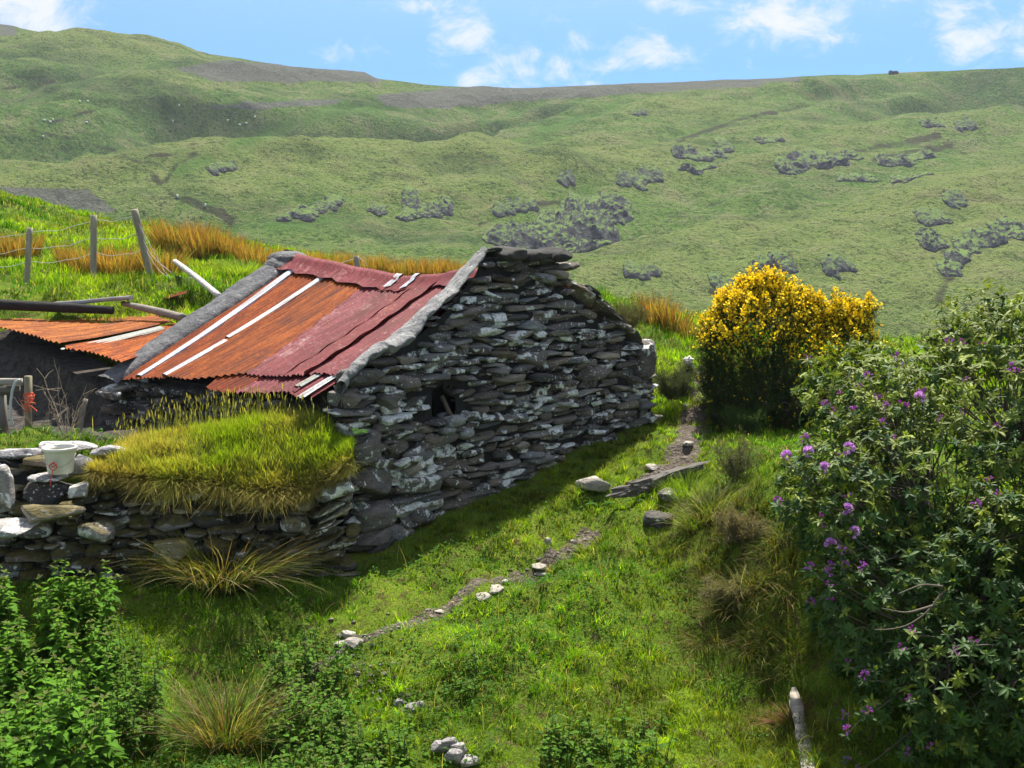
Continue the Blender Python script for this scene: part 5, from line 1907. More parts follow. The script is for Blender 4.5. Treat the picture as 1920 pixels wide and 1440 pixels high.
boulder('boulder', 'dark boulder half hidden in the bank below the timber', hit(1235, 985), (.17, .12, .11), M_slate, (.09, .09, .095, .35), .3, .1, sink=.25)
mb = MB()
c = np.array([P(x, y, Y) for x, y, Y in ((1122, 938, 13.9), (1180, 922, 14.0), (1235, 904, 14.15), (1318, 878, 14.5))])
t = np.linspace(0, 3, 16)
cc_ = np.stack([np.interp(t, range(4), c[:, k]) for k in range(3)], -1)
ax_ = unit(c[-1] - c[0])
Rl = np.stack([ax_, unit(np.cross([0, 0, 1.], ax_)), unit(np.cross(ax_, np.cross([0, 0, 1.], ax_)))], -1)
stones(mb, np.array([c[0] * .55 + c[-1] * .45, c[0] * .3 + c[-1] * .7 + [0, .05, .05]]), np.stack([Rl, Rl]), np.array([[.56, .12, .085], [.44, .10, .05]]), np.tile([.085, .076, .066, .2], (2, 1)), [5., 4.], cuts=10, rough=.5, lumpy=.3,
       tmpl=cube_template(30, 10, 8))
tag(mb.build('timber', M_wood_l, origin=c[0], smooth=False), 'weathered old timber baulk lying along the turf step', 'timber')
mb = MB()
c = hit(848, 1148)
mb.tube([c + [0, 0, -.05], c + [0, 0, .04], c + [.003, 0, .095]], [.017, .016, .014], 7, (.36, .24, .15))
tag(mb.build('peg', M_wood, origin=c), 'short brown wooden peg standing beside the path', 'peg')
c = hit(1500, 1425)
mb = MB()
t = np.linspace(0, 1, 12)[:, None]
pa, pb = hit(1516, 1470) + [0, 0, .07], hit(1487, 1315) + [0, 0, .09]
cc_ = pa + (pb - pa) * t
R = frames((pb - pa)[None])[0]
w = np.array([.05, .05, .052, .055, .052, .05, .046, .044, .048, .045, .04, .02])
rows = np.stack([cc_ + R[:, 0] * (sx * w)[:, None] + R[:, 2] * (sz * .022) for sx, sz in ((-1, -1), (-1, 1), (1, 1), (1, -1), (-1, -1))], 0)
mb.grid(rows + .006 * rng.standard_normal(rows.shape) * np.array([1, 1, 1]), np.tile((.27, .245, .20), (60, 1)), flip=True)
tag(mb.build('board', M_wood_l, origin=pa), 'pale weathered board lying by the rhododendron at the bottom edge', 'board')
rush_clump('straw_heap', 'small heap of brown withered stalks behind the pale board', P(1490, 1300, 9.7), .14, 260, .1, .25, [((.10, .05, .03), (.30, .17, .10))], None, 1.2, .008, (.3, 1.2), 'dead stalks')

# white crusted stones on the broken left end of the wall
LS = 'loose white crusted stones on the broken wall end'
for lb, px, py, Y, hx, hzz, m, col in [
        ('long pale slab stone below the bucket ledge', 88, 962, 12.0, .33, .11, M_wall, (.36, .31, .27, .5)), ('white crusted flat stone at the left picture edge', 20, 990, 11.8, .26, .08, M_white, (.36, .36, .36, .7)),
        ('white upright stone cut by the left picture edge', 4, 920, 12.2, .12, .26, M_white, (.30, .29, .28, .65)), ('white crusted stone lying right of the bucket', 152, 868, 12.6, .13, .11, M_white, (.3, .3, .32, .72)),
        ('grey slab stone behind the bucket touching the turf', 205, 843, 12.9, .19, .055, M_white, (.3, .3, .33, .7)), ('white crusted cope stone left of the bucket', 40, 850, 12.9, .24, .06, M_white, (.3, .3, .32, .75)),
        ('long white crusted cope stone behind the bucket', 130, 836, 13.1, .32, .05, M_white, (.3, .3, .32, .75)), ('dark layered stone under the cope at the left', 35, 878, 12.85, .3, .07, M_wall, (.13, .12, .115, .3)),
        ('brown stone between the cope stones and the bucket', 75, 862, 12.75, .16, .055, M_wall, (.2, .16, .13, .3)), ('pale pointed stone in front of the bucket foot', 148, 920, 12.3, .12, .09, M_white, (.34, .34, .36, .7)),
        ('lone pale stone embedded in the mossy wall face', 180, 995, 12.2, .17, .11, M_wall, (.3, .28, .28, .8)), ('rounded yellowish boulder at the wall foot', 325, 1030, 12.25, .20, .13, M_wall, (.3, .27, .18, .5)),
        ('dark slab supporting the bucket', 95, 893, 12.45, .22, .03, M_white, (.3, .3, .3, .75)), ('dark flat-faced block under the bucket slab', 95, 925, 12.45, .26, .13, M_slate, (.055, .055, .055, .15))]:
    p = P(px, py, Y)
    boulder('loose_stone', lb, p, (hx, min(hx, .2), hzz), m, col, .05, .06, LS, sink=.5, power=4.0)
# ground fill behind the broken end
# bucket
bp = P(114, 886, 12.42)
bk = thing('bucket', bp, 'white plastic bucket with orange twine on its handle', 'bucket')


def lathe(mb, c, prof, n=36, col=None):
    a = np.linspace(0, 2 * np.pi, n + 1)
    G = np.stack([np.stack([c[0] + r * np.cos(a), c[1] + r * np.sin(a), np.full(n + 1, c[2] + z)], -1) for r, z in prof], 0)
    mb.grid(G, None if col is None else np.tile(col, (G.shape[0] * (n + 1), 1)), flip=True)


mb = MB()
lathe(mb, bp, [(.001, .0), (.125, .0), (.132, .01), (.163, .255), (.168, .262), (.172, .27), (.160, .27), (.150, .24), (.125, .02), (.001, .02)])
bb = mb.build('bucket_body', M_plastic, bk)
mb = MB()
lathe(mb, bp, [(.165, .245), (.181, .247), (.183, .278), (.178, .285), (.163, .283), (.160, .262)])
mb.build('rim', M_plastic, bk)
mb = MB()
lathe(mb, bp, [(.001, .235), (.153, .235)])
mb.build('rain_water', M_water, bk)
mb = MB()
q = np.linspace(0, np.pi, 20)
mb.tube(np.stack([bp[0] + .178 * np.cos(q), bp[1] - .165 * np.sin(q) - .02, bp[2] + .245 - .15 * np.sin(q) - .03 * np.cos(q)], -1), .004, 5)
hd = mb.build('handle', M_wire, bk)
mb = MB()
q = np.linspace(0, 2 * np.pi, 22)
cxx = bp + np.array([-.005, -.19, .10])
mb.tube(np.stack([cxx[0] + .04 * np.cos(q), cxx[1] + .01 * np.sin(q * 2), cxx[2] + .035 * np.sin(q)], -1), .006, 5)
mb.tube(np.array([cxx + [0, 0, -.03], cxx + [-.02, -.01, -.10], cxx + [-.035, 0, -.17], cxx + [-.04, .01, -.21]]), .006, 5)
mb.tube(np.array([cxx + [.03, 0, .02], cxx + [.0, -.012, .0], cxx + [-.03, 0, .03], cxx + [.02, 0, .05]]), .007, 5)
mb.build('twine', M_twine, hd)

# ------------------------------------------------------------------ gate remains by the shed
gate = thing('gate_remains', P(15, 790, 15.6), 'remains of a wooden gate end at the left picture edge', 'gate')
mb = MB()
mb.box(P(-5, 716, 15.6), (.33, .035, .045), None, (.27, .25, .22))
mb.build('rail', M_wood_l, gate)
mb = MB()
mb.box(P(-5, 732, 15.62), (.30, .03, .06), None, (.10, .09, .075))
mb.build('rail', M_wood_l, gate)
mb = MB()
mb.box(P(0, 775, 15.66), (.075, .06, .45), None, (.16, .15, .13))
mb.build('gate_post', M_wood, gate)
mb = MB()
b, t_ = P(54, 815, 15.4), P(53, 705, 15.4)
mb.tube([b, (b + t_) / 2, t_], [.052, .05, .05], 12, (.19, .17, .10))
po = thing('round_post', b, 'round mossy post tied with orange twine by the old gate', 'post')
mb.build('shaft', M_wood, po)
mb = MB()
for k in range(9):
    q = np.linspace(0, 1, 10)
    s0 = P(52 + rng.uniform(-8, 8), 742, 15.3)
    e0 = P(52 + rng.uniform(-14, 18), 742 + rng.uniform(15, 36), 15.25)
    c = s0 + (e0 - s0) * q[:, None] + np.c_[.04 * np.sin(q * 7 + k), .02 * np.cos(q * 5 + k), .02 * np.sin(q * 9 + k * 2)]
    mb.tube(c, .006, 4)
q = np.linspace(0, 4 * np.pi, 30)
c0 = P(54, 740, 15.4)
mb.tube(np.stack([c0[0] + .056 * np.cos(q), c0[1] + .056 * np.sin(q), c0[2] + .012 * q / 6], -1), .007, 4)
mb.build('twine', M_twine, po)
mb = MB()
hc = [P(x, y, 15.3) for x, y in ((37, 712), (29, 716), (23, 732), (20, 755), (20, 780), (24, 800))]
t = np.linspace(0, 5, 24)
hcs = np.stack([np.interp(t, range(6), [h_[k] for h_ in hc]) for k in range(3)], -1)
mb.tube(hcs, .018, 8)
tag(mb.build('hose', M_hose, origin=hc[-1]), 'pale grey hose looped over the old gate rail', 'hose')
pole('stake', 'slanting wooden stake in front of the mud wall', [(146, 818, 15.0), (152, 785, 15.1), (161, 748, 15.2)], (.045, .03), (.15, .13, .10), M_wood, 'stake')
mb = MB()
mb.box(P(52, 818, 14.2), (.085, .09, .05), None, (.42, .42, .44))
o = tag(mb.build('block', M_cement, origin=P(52, 826, 14.2)), 'small pale cut block lying on the wall by the gate', 'block')
bv = o.modifiers.new('bevel', 'BEVEL')
bv.width = .012


def twiggy(name, label, base, n, h, col, cat='dead shrub', spread=.5, group=None, r0=.006, kids=4, leafc=None):
    root = thing(name, base, label, cat, group)
    m1 = MB()
    LP, LD = [], []
    for k in range(n):
        az = rng.uniform(0, 6.28)
        d = unit(np.array([np.cos(az) * spread, np.sin(az) * spread, 1]))
        H = h * rng.uniform(.5, 1)
        q = np.linspace(0, 1, 7)[:, None]
        wob = np.cumsum(rng.normal(0, .03 * H, (7, 3)), 0) * q
        c = np.asarray(base) + d * H * q + wob + [rng.normal(0, .05), rng.normal(0, .05), -.03]
        m1.tube(c, np.linspace(r0, r0 * .4, 7), 5, np.array(col) * rng.uniform(.7, 1.3), cap=False)
        for j in range(kids):
            i = rng.integers(2, 6)
            d2_ = unit(d + rng.normal(0, .7, 3))
            l = H * rng.uniform(.15, .4)
            c2 = c[i] + d2_ * l * np.linspace(0, 1, 5)[:, None] + np.cumsum(rng.normal(0, .01, (5, 3)), 0)
            m1.tube(c2, np.linspace(r0 * .5, r0 * .25, 5), 4, np.array(col) * rng.uniform(.7, 1.3), cap=False)
            LP.append(c2[2:])
            LD.append(np.tile(d2_, (3, 1)))
    m1.build('twigs', M_twig, root)
    if leafc is not None:
        LP, LD = np.concatenate(LP), np.concatenate(LD)
        m = 14
        LP = np.repeat(LP, m, 0) + rng.normal(0, .02, (len(LP) * m, 3))
        LD = np.repeat(LD, m, 0) + rng.normal(0, .8, (len(LD) * m, 3))
        ml = MB()
        L = rng.uniform(.02, .05, len(LP))
        leaves(ml, LP, LD, L, L * .25, np.array(leafc) * rng.uniform(.6, 1.5, (len(LP), 1)))
        ml.build('leaves', M_leaf, root)
    return root


twiggy('dead_weed', 'bare pale dead stalks in front of the mud wall', P(125, 820, 14.8), 11, .85, (.30, .24, .16), 'dead weed', .35, None, .006, 4)
twiggy('dead_weed', 'thin dead stalks beside the twine-tied post', P(75, 815, 14.8), 7, .6, (.26, .20, .14), 'dead weed', .45, None, .005, 3)
twiggy('gorse_sapling', 'sparse grey gorse sapling standing on the right bank', hit(1375, 905), 16, .62, (.13, .12, .085), 'shrub', .42, None, .006, 7, (.10, .11, .05))
twiggy('heather_bush', 'brown heather bush behind the right shoulder of the gable', P(1168, 632, 19.8), 40, .75, (.10, .085, .06), 'shrub', .6, None, .006, 7, (.10, .10, .045))
twiggy('heather_bush', 'dark low shrub at the right corner of the gable', P(1262, 745, 18.0), 34, .5, (.06, .06, .045), 'shrub', .7, None, .006, 7, (.05, .07, .03))
twiggy('heather_bush', 'withered grey shrub overhanging the middle of the right bank', hit(1395, 1010), 30, .34, (.15, .13, .10), 'shrub', .8, None, .005, 8, (.16, .14, .08))
twiggy('heather_bush', 'pale lichen-grey shrub low on the bank beside the grass', hit(1370, 1130), 26, .26, (.16, .15, .11), 'shrub', .8, None, .004, 8, (.15, .14, .075))
twiggy('gorse_sapling', 'small green gorse sapling below the big gorse bush', hit(1395, 815), 22, .45, (.06, .075, .03), 'shrub', .6, None, .005, 7, (.05, .09, .025))
# white tuft of wool caught on a shrub
mb = MB()
wp = P(1289, 676, 18.6)
stones(mb, np.array([wp, wp + [.03, 0, -.08]]), np.repeat(np.eye(3)[None], 2, 0), np.array([[.075, .05, .06], [.045, .035, .04]]), np.ones((2, 4)), 2.0, cuts=0, rough=.7, lumpy=.6, tmpl=T_BIG)
tag(mb.build('wool_tuft', M_wool, origin=wp), 'white tuft of sheep wool caught on a low shrub by the upper path', 'wool')
twiggy('heather_bush', 'small grey-green shrub holding the white wool tuft', P(1288, 712, 18.6), 14, .34, (.12, .12, .09), 'shrub', .4, None, .005, 5, (.12, .14, .08))


# ferns
def fern(label, base, n, L):
    mbx = MB()
    for k in range(n):
        az = rng.uniform(0, 6.28)
        q = np.linspace(0, 1, 16)
        c = np.stack([base[0] + np.cos(az) * L * q * .8, base[1] + np.sin(az) * L * q * .8, base[2] + L * (.75 * q - .6 * q ** 2)], -1)
        tn = unit(np.gradient(c, axis=0))
        sd_ = unit(np.cross(tn, [0, 0, 1.]))
        for s_ in (-1, 1):
            w = L * .26 * np.sin(np.pi * np.clip(q * .92 + .08, 0, 1)) + .004
            leaves(mbx, c, sd_ * s_ + tn * .4, w, np.full(16, L * .09), np.tile([.06, .15, .025], (16, 1)) * rng.uniform(.8, 1.2))
    return tag(mbx.build('fern', M_leaf, origin=base), label, 'fern')


fern('small bright fern at the corner of the gable by the turf', P(668, 815, 12.75), 6, .2)
fern('small fern under the left end of the old timber', hit(1125, 955) + [0, 0, .03], 7, .24)


# ------------------------------------------------------------------ bushes
def blob_points(ells, n, depth=.35, lump=.22, seed=0.0, inside_rej=True):
    """points in the outer shell of a union of lumpy ellipsoids: positions, outward normals, depth"""
    P_, N_, D_ = [], [], []
    area = np.array([e[1][0] * e[1][2] + e[1][0] * e[1][1] + e[1][1] * e[1][2] for e in ells])
    cnt = (area / area.sum() * n).astype(int)
    for (c, r), m in zip(ells, cnt):
        c, r = np.array(c), np.array(r)
        d = unit(rng.standard_normal((m, 3)))
        dep = rng.beta(1, 2.2, m) * depth
        k = (1 + lump * fbm(d * 2.4 + seed + c, 3)) * (1 - dep)
        p = c + d * r * k[:, None]
        nrm = unit(d / r)
        ok = np.ones(m, bool)
        for (c2, r2) in ells:
            if c2 is c or (np.allclose(c2, c) and np.allclose(r2, r)):
                continue
            q = np.linalg.norm((p - np.array(c2)) / np.array(r2), axis=1)
            ok &= q > (1 - depth * .8)
        P_.append(p[ok])
        N_.append(nrm[ok])
        D_.append(dep[ok])
    return np.concatenate(P_), np.concatenate(N_), np.concatenate(D_)


# gorse
gb = hit(1470, 800)
gorse = thing('gorse_bush', gb, 'big rounded gorse bush covered in yellow blossom beside the upper path', 'gorse bush')
GE = [((3.55, 17.6, 2.12), (.72, .8, 1.08)), ((3.95, 17.8, 2.35), (.75, .7, .92)), ((4.75, 17.8, 2.0), (.85, .8, .80)), ((5.05, 17.7, 2.25), (.42, .45, .52)), ((4.2, 17.4, 1.65), (1.15, .8, .75)), ((3.35, 17.5, 1.55), (.50, .6, .62)), ((3.7, 17.2, 1.5), (.65, .5, .65)), ((3.35, 17.15, 1.3), (.42, .4, .45)), ((4.3, 17.1, 1.45), (.7, .45, .5)), ((4.2, 17.5, 2.05), (.7, .5, .55)),
      ((3.75, 17.7, 2.95), (.36, .36, .36))]
for (px, py) in ((1415, 530), (1395, 545), (1440, 540), (1365, 570), (1470, 545), (1500, 560), (1530, 575), (1563, 572), (1600, 585), (1625, 585), (1350, 610), (1335, 640)):
    c_ = P(px, py, 17.6)
    GE.append(((float(c_[0]), 17.6, float(c_[2]) - .08), (.13, .15, .20)))
p, nrm, dep = blob_points(GE, 7500, .42, .22, 3.)
ok = p[:, 2] > gz(p[:, 0], p[:, 1]) + .05
p, nrm, dep = p[ok], nrm[ok], dep[ok]
mb_f, mb_y, mb_b = MB(), MB(), MB()
ax = unit(nrm * .8 + np.array([0, 0, .75]) + rng.normal(0, .25, nrm.shape))
L = rng.uniform(.14, .30, len(p))
m = 38
tt = rng.uniform(0, 1, (len(p), m))
bp_ = p[:, None] + ax[:, None] * (tt * L[:, None] - L[:, None] * .5)[..., None]
sdv = unit(rng.standard_normal((len(p), m, 3)) + ax[:, None] * .7)
zrel = (p[:, 2] - 1.1) / 2.0
brown = np.clip(.75 - zrel * 1.1, 0, .8)[:, None] * (rng.uniform(0, 1, (len(p), 1)) < .6)
fc = np.array([.045, .090, .024]) * (1 - brown) + np.array([.060, .046, .03]) * brown
fc = np.repeat((fc * rng.uniform(.6, 1.4, (len(p), 1)))[:, None], m, 1).reshape(-1, 3)
Ls = rng.uniform(.03, .065, len(p) * m)
leaves(mb_f, bp_.reshape(-1, 3), sdv.reshape(-1, 3), Ls, Ls * .30, fc)
nfl = fbm(p * 1.7 + 5, 3)
fl = np.clip((zrel - .50) * 2.4 + .55 * nfl + .25 * (-nrm[:, 0]) + .35 * nrm[:, 2] - .1, 0, 1) * (dep < .2)
T_FLW = (np.array([[0, 0, 0], [-.5, .5, .25], [0, .55, -.15], [.5, .5, .25], [-.3, 1, .45], [.3, 1, .45]], float), [np.array([[1, 2, 5, 4]]), np.array([[0, 2, 1], [0, 3, 2], [2, 3, 5]])])
fp, fd = [], []
for i in range(len(p)):
    k = rng.poisson(18 * fl[i] + (.4 if rng.uniform() < .35 else 0))
    if k:
        t = rng.uniform(.1, 1.05, k)
        q = p[i] + ax[i] * (t * L[i] - L[i] * .32)[:, None] + rng.normal(0, .018, (k, 3))
        fp.append(q)
        fd.append(unit(rng.standard_normal((k, 3)) + ax[i] * .6))
fp, fd = np.concatenate(fp), np.concatenate(fd)
s_ = rng.uniform(.026, .042, len(fp))
mb_y.inst(T_FLW[0], T_FLW[1], fp, frames(fd, rng.standard_normal(fd.shape)), s_, np.array([.95, .70, .010]) * rng.uniform(.75, 1.15, (len(fp), 1)) * np.array([1, 1, 1]))
for i in rng.choice(len(p), 120, replace=False):
    s0 = np.array([4.1 + rng.uniform(-.35, .5), 17.6 + rng.uniform(-.2, .3), 1.15])
    q = np.linspace(0, 1, 7)[:, None]
    c = s0 + (p[i] - s0) * q + np.cumsum(rng.normal(0, .025, (7, 3)), 0) + np.array([0, 0, .15]) * np.sin(np.pi * q)
    mb_b.tube(c, np.linspace(.012, .003, 7), 5, (.05, .042, .032), cap=False)
mb_b.build('branches', M_twig, gorse)
mb_f.build('foliage', M_leaf, gorse)
mb_y.build('blossom', M_petal, gorse, kind='stuff')

# rhododendron
rb = np.array([4.3, 10.2, .2])
rho = thing('rhododendron_bush', rb, 'tall leggy rhododendron bush with glossy leaves and purple flower heads', 'rhododendron')
RE = [((4.7, 10.9, 1.9), (1.55, 1.3, 1.45)), ((3.55, 10.4, 1.75), (.95, .85, .75)), ((2.95, 10.2, 1.6), (.62, .6, .55)), ((3.35, 9.8, .8), (.85, .75, .75)), ((3.9, 9.1, .35), (1.1, .7, .75)), ((5.6, 10.2, 1.3), (1.4, 1.3, 1.6)),
      ((4.2, 9.5, 1.15), (.9, .7, .8)), ((3.75, 11.3, 2.25), (.95, .7, .70)), ((5.0, 11.2, 2.85), (.95, .7, .55)), ((3.6, 11.9, 2.45), (.60, .5, .48)), ((4.5, 8.9, .35), (.9, .6, .8))]
p, nrm, dep = blob_points(RE, 12500, .42, .30, 7.)
ok = (p[:, 2] > gz(p[:, 0], p[:, 1]) + .02) & (p[:, 1] < 12.6)
thin = fbm(p * 1.3 + 40, 3)
ok &= rng.uniform(0, 1, len(p)) < np.clip(.85 + thin * .9, .2, 1)
p, nrm, dep = p[ok], nrm[ok], dep[ok]
T_RH = (np.array([[0, 0, 0], [-.16, .28, .03], [0, .3, -.02], [.16, .28, .03], [-.19, .6, .02], [0, .62, -.05], [.19, .6, .02], [-.11, .85, -.05], [0, .86, -.10], [.11, .85, -.05], [0, 1, -.16]], float),
        [np.array([[1, 2, 5, 4], [2, 3, 6, 5], [4, 5, 8, 7], [5, 6, 9, 8]]), np.array([[0, 2, 1], [0, 3, 2], [7, 8, 10], [8, 9, 10]])])
ml = MB()
ax = unit(nrm * .75 + np.array([0, 0, .7]) + rng.normal(0, .3, nrm.shape))
FLW = [(1475, 855, 0), (1516, 847, 0), (1592, 840, 0), (1508, 820, 1), (1545, 878, 0), (1460, 938, 1), (1588, 955, 0), (1602, 998, 0), (1557, 1020, 0), (1578, 1030, 1), (1538, 968, 2), (1556, 1060, 1), (1584, 1058, 1), (1617, 1062, 1), (1518, 1062, 1),
       (1555, 1073, 1), (1556, 1095, 2), (1520, 1128, 1), (1556, 1125, 2), (1590, 1242, 2), (1620, 1265, 1), (1582, 1340, 1), (1626, 1333, 1), (1588, 1368, 1), (1588, 1430, 0), (1606, 1440, 2), (1705, 1310, 2), (1705, 1410, 2), (1745, 1400, 2),
       (1825, 1200, 2), (1692, 1212, 2), (1795, 1220, 2), (1548, 757, 1), (1600, 768, 1), (1645, 745, 1), (1660, 760, 1), (1698, 762, 1), (1725, 745, 0), (1730, 735, 1), (1628, 703, 1), (1610, 725, 2), (1680, 822, 2), (1656, 792, 1), (1515, 668, 2),
       (1780, 640, 1), (1803, 642, 2), (1840, 645, 2), (1895, 688, 1), (1906, 697, 2), (1810, 712, 2), (1680, 668, 1), (1697, 685, 2), (1764, 785, 2), (1872, 798, 2), (1690, 757, 2), (1576, 737, 2), (1805, 772, 2), (1590, 930, 2), (1855, 900, 2), (1873, 925, 2),
       (1830, 945, 1), (1712, 1180, 2), (1560, 770, 2), (1580, 852, 2), (1540, 985, 2)]
ppx, ppy = project(p)
FLOC = []
for (px, py, kd) in FLW:
    dd = np.hypot(ppx - px, ppy - py)
    cand = np.where(dd < max(30, np.sort(dd)[3]))[0]
    FLOC.append(P(px, py, p[cand, 1].min() - .05))
FLOC = np.array(FLOC)
p = np.concatenate([p, FLOC - [0, 0, .045]])
nrm = np.concatenate([nrm, np.tile([-.2, -.4, .8], (len(FLOC), 1))])
ax = np.concatenate([ax, unit(np.array([-.2, -.35, .9]) + rng.normal(0, .2, (len(FLOC), 3)))])
m = 9
ang = (np.arange(m) / m * 2 * np.pi)[None] + rng.uniform(0, 6.28, (len(p), 1)) + rng.normal(0, .15, (len(p), m))
F3 = frames(ax)
el = rng.uniform(-.6, .55, (len(p), m))
dl = (np.cos(ang) * np.cos(el))[..., None] * F3[:, None, :, 0] + (np.sin(ang) * np.cos(el))[..., None] * F3[:, None, :, 2] + np.sin(el)[..., None] * ax[:, None]
L = rng.uniform(.048, .092, (len(p), m)) * rng.uniform(.8, 1.15, (len(p), 1))
yellow = (rng.uniform(0, 1, (len(p), 1)) < np.clip(.22 + .35 * (p[:, 2:3] - 1.2), .12, .75)) * rng.uniform(.3, 1, (len(p), 1))
cc_ = np.array([.040, .090, .018]) * (1 - yellow) + np.array([.22, .27, .035]) * yellow
cc_ = np.repeat((cc_ * rng.uniform(.65, 1.35, (len(p), 1)))[:, None], m, 1).reshape(-1, 3)
Lf = L.ravel()
leaves(ml, np.repeat(p, m, 0), dl.reshape(-1, 3), Lf, Lf * .82, cc_, hint=np.repeat(ax, m, 0), tmpl=T_RH)
# fresh upright shoots
sel = rng.choice(len(p), int(len(p) * .32), replace=False)
k = 5
d5 = unit(ax[sel][:, None] + rng.normal(0, .28, (len(sel), k, 3)))
L5 = rng.uniform(.035, .07, len(sel) * k)
leaves(ml, np.repeat(p[sel] + ax[sel] * .01, k, 0), d5.reshape(-1, 3), L5, L5 * .9, np.array([.20, .27, .045]) * rng.uniform(.7, 1.2, (len(sel) * k, 1)), tmpl=T_RH)
ml.build('leaves', M_gloss, rho)
# branches
mbr = MB()
hubs = np.array([[4.3, 10.4, .9], [3.9, 10.2, 1.1], [4.9, 10.7, 1.2], [3.8, 9.7, .5], [4.4, 9.4, .5], [5.4, 10.4, 1.0], [4.0, 11.1, 1.5], [4.8, 11.1, 1.9]])
for hb in hubs:
    q = np.linspace(0, 1, 9)[:, None]
    s0 = np.array([rb[0] + rng.normal(0, .25), rb[1] + .2 + rng.normal(0, .2), float(gz(np.array([rb[0]]), np.array([rb[1]]))[0]) - .05])
    c = s0 + (hb - s0) * q + np.cumsum(rng.normal(0, .03, (9, 3)), 0)
    mbr.tube(c, np.linspace(.045, .025, 9), 7, (.14, .11, .085))
for i in np.r_[rng.choice(len(p) - len(FLOC), 560, replace=False), np.arange(len(p) - len(FLOC), len(p))]:
    hb = hubs[np.argmin(np.linalg.norm(hubs - p[i], axis=1) + rng.uniform(0, .5, len(hubs)))]
    q = np.linspace(0, 1, 9)[:, None]
    bow = unit(rng.standard_normal(3)) * rng.uniform(.05, .16)
    c = hb + (p[i] - hb) * q + bow * np.sin(np.pi * q) + np.cumsum(rng.normal(0, .010, (9, 3)), 0) * np.sin(np.pi * q)
    mbr.tube(c, np.linspace(.011, .003, 9), 5, np.array([.15, .125, .095]) * rng.uniform(.4, 1.1), cap=False)
# one long bare bough swinging out at the left front
for pts in ([(1800, 1110, 9.2), (1770, 1100, 9.0), (1752, 1135, 8.95), (1720, 1165, 8.95), (1680, 1182, 8.95), (1630, 1180, 8.95)], [(1752, 1135, 8.95), (1700, 1150, 8.9), (1650, 1140, 8.9)],
            [(1770, 1100, 9.0), (1730, 1095, 8.9), (1680, 1115, 8.9)]):
    c = np.array([P(*q) for q in pts])
    t = np.linspace(0, len(c) - 1, 18)
    cs_ = np.stack([np.interp(t, range(len(c)), c[:, k]) for k in range(3)], -1)
    kk = np.ones(5) / 5
    cs_ = np.stack([np.convolve(np.pad(cs_[:, i], 2, 'edge'), kk, 'valid') for i in range(3)], -1)
    mbr.tube(cs_, np.linspace(.011, .004, 18), 6, (.12, .10, .075))
mbr.build('branches', M_twig, rho)
# flower heads: three shapes, copied to every place the photograph shows one
T_PET = (np.array([[0, 0, 0], [-.16, .5, .10], [0, .55, 0], [.16, .5, .10], [-.26, .85, .3], [0, 1, .22], [.26, .85, .3]], float), [np.array([[1, 2, 5, 4], [2, 3, 6, 5]]), np.array([[0, 2, 1], [0, 3, 2]])])


def truss(n, rad, closed, tint):
    mbx = MB()
    d = unit(rng.standard_normal((n, 3)) + [0, 0, .9])
    for k in range(5):
        a = k / 5 * 2 * np.pi
        F_ = frames(d)
        op_ = (.25 if closed else .75)
        dp = unit(d + op_ * (np.cos(a) * F_[:, :, 0] + np.sin(a) * F_[:, :, 2]))
        col = np.array(tint) * rng.uniform(.8, 1.2, (n, 1))
        mbx.inst(T_PET[0], T_PET[1], d * rad * .25, frames(dp, d), np.full(n, rad * .8), col)
    o = mbx.build('flower_head', M_petal, rho)
    return o


FV = [truss(13, .054, False, (.66, .34, .80)), truss(10, .043, True, (.52, .16, .64)), truss(5, .036, True, (.46, .09, .50))]
used = [False] * 3
for loc, (px, py, kd) in zip(FLOC, FLW):
    if used[kd]:
        o = FV[kd].copy()
        COL.objects.link(o)
        o.parent = rho
    else:
        o = FV[kd]
        used[kd] = True
        o.data.transform(__import__('mathutils').Matrix.Translation([float(v) for v in WLOC[rho.name]]))
    o.location = [float(v) for v in (loc - WLOC[rho.name])]
    o.rotation_euler = (rng.normal(0, .3), rng.normal(0, .3), rng.uniform(0, 6.28))

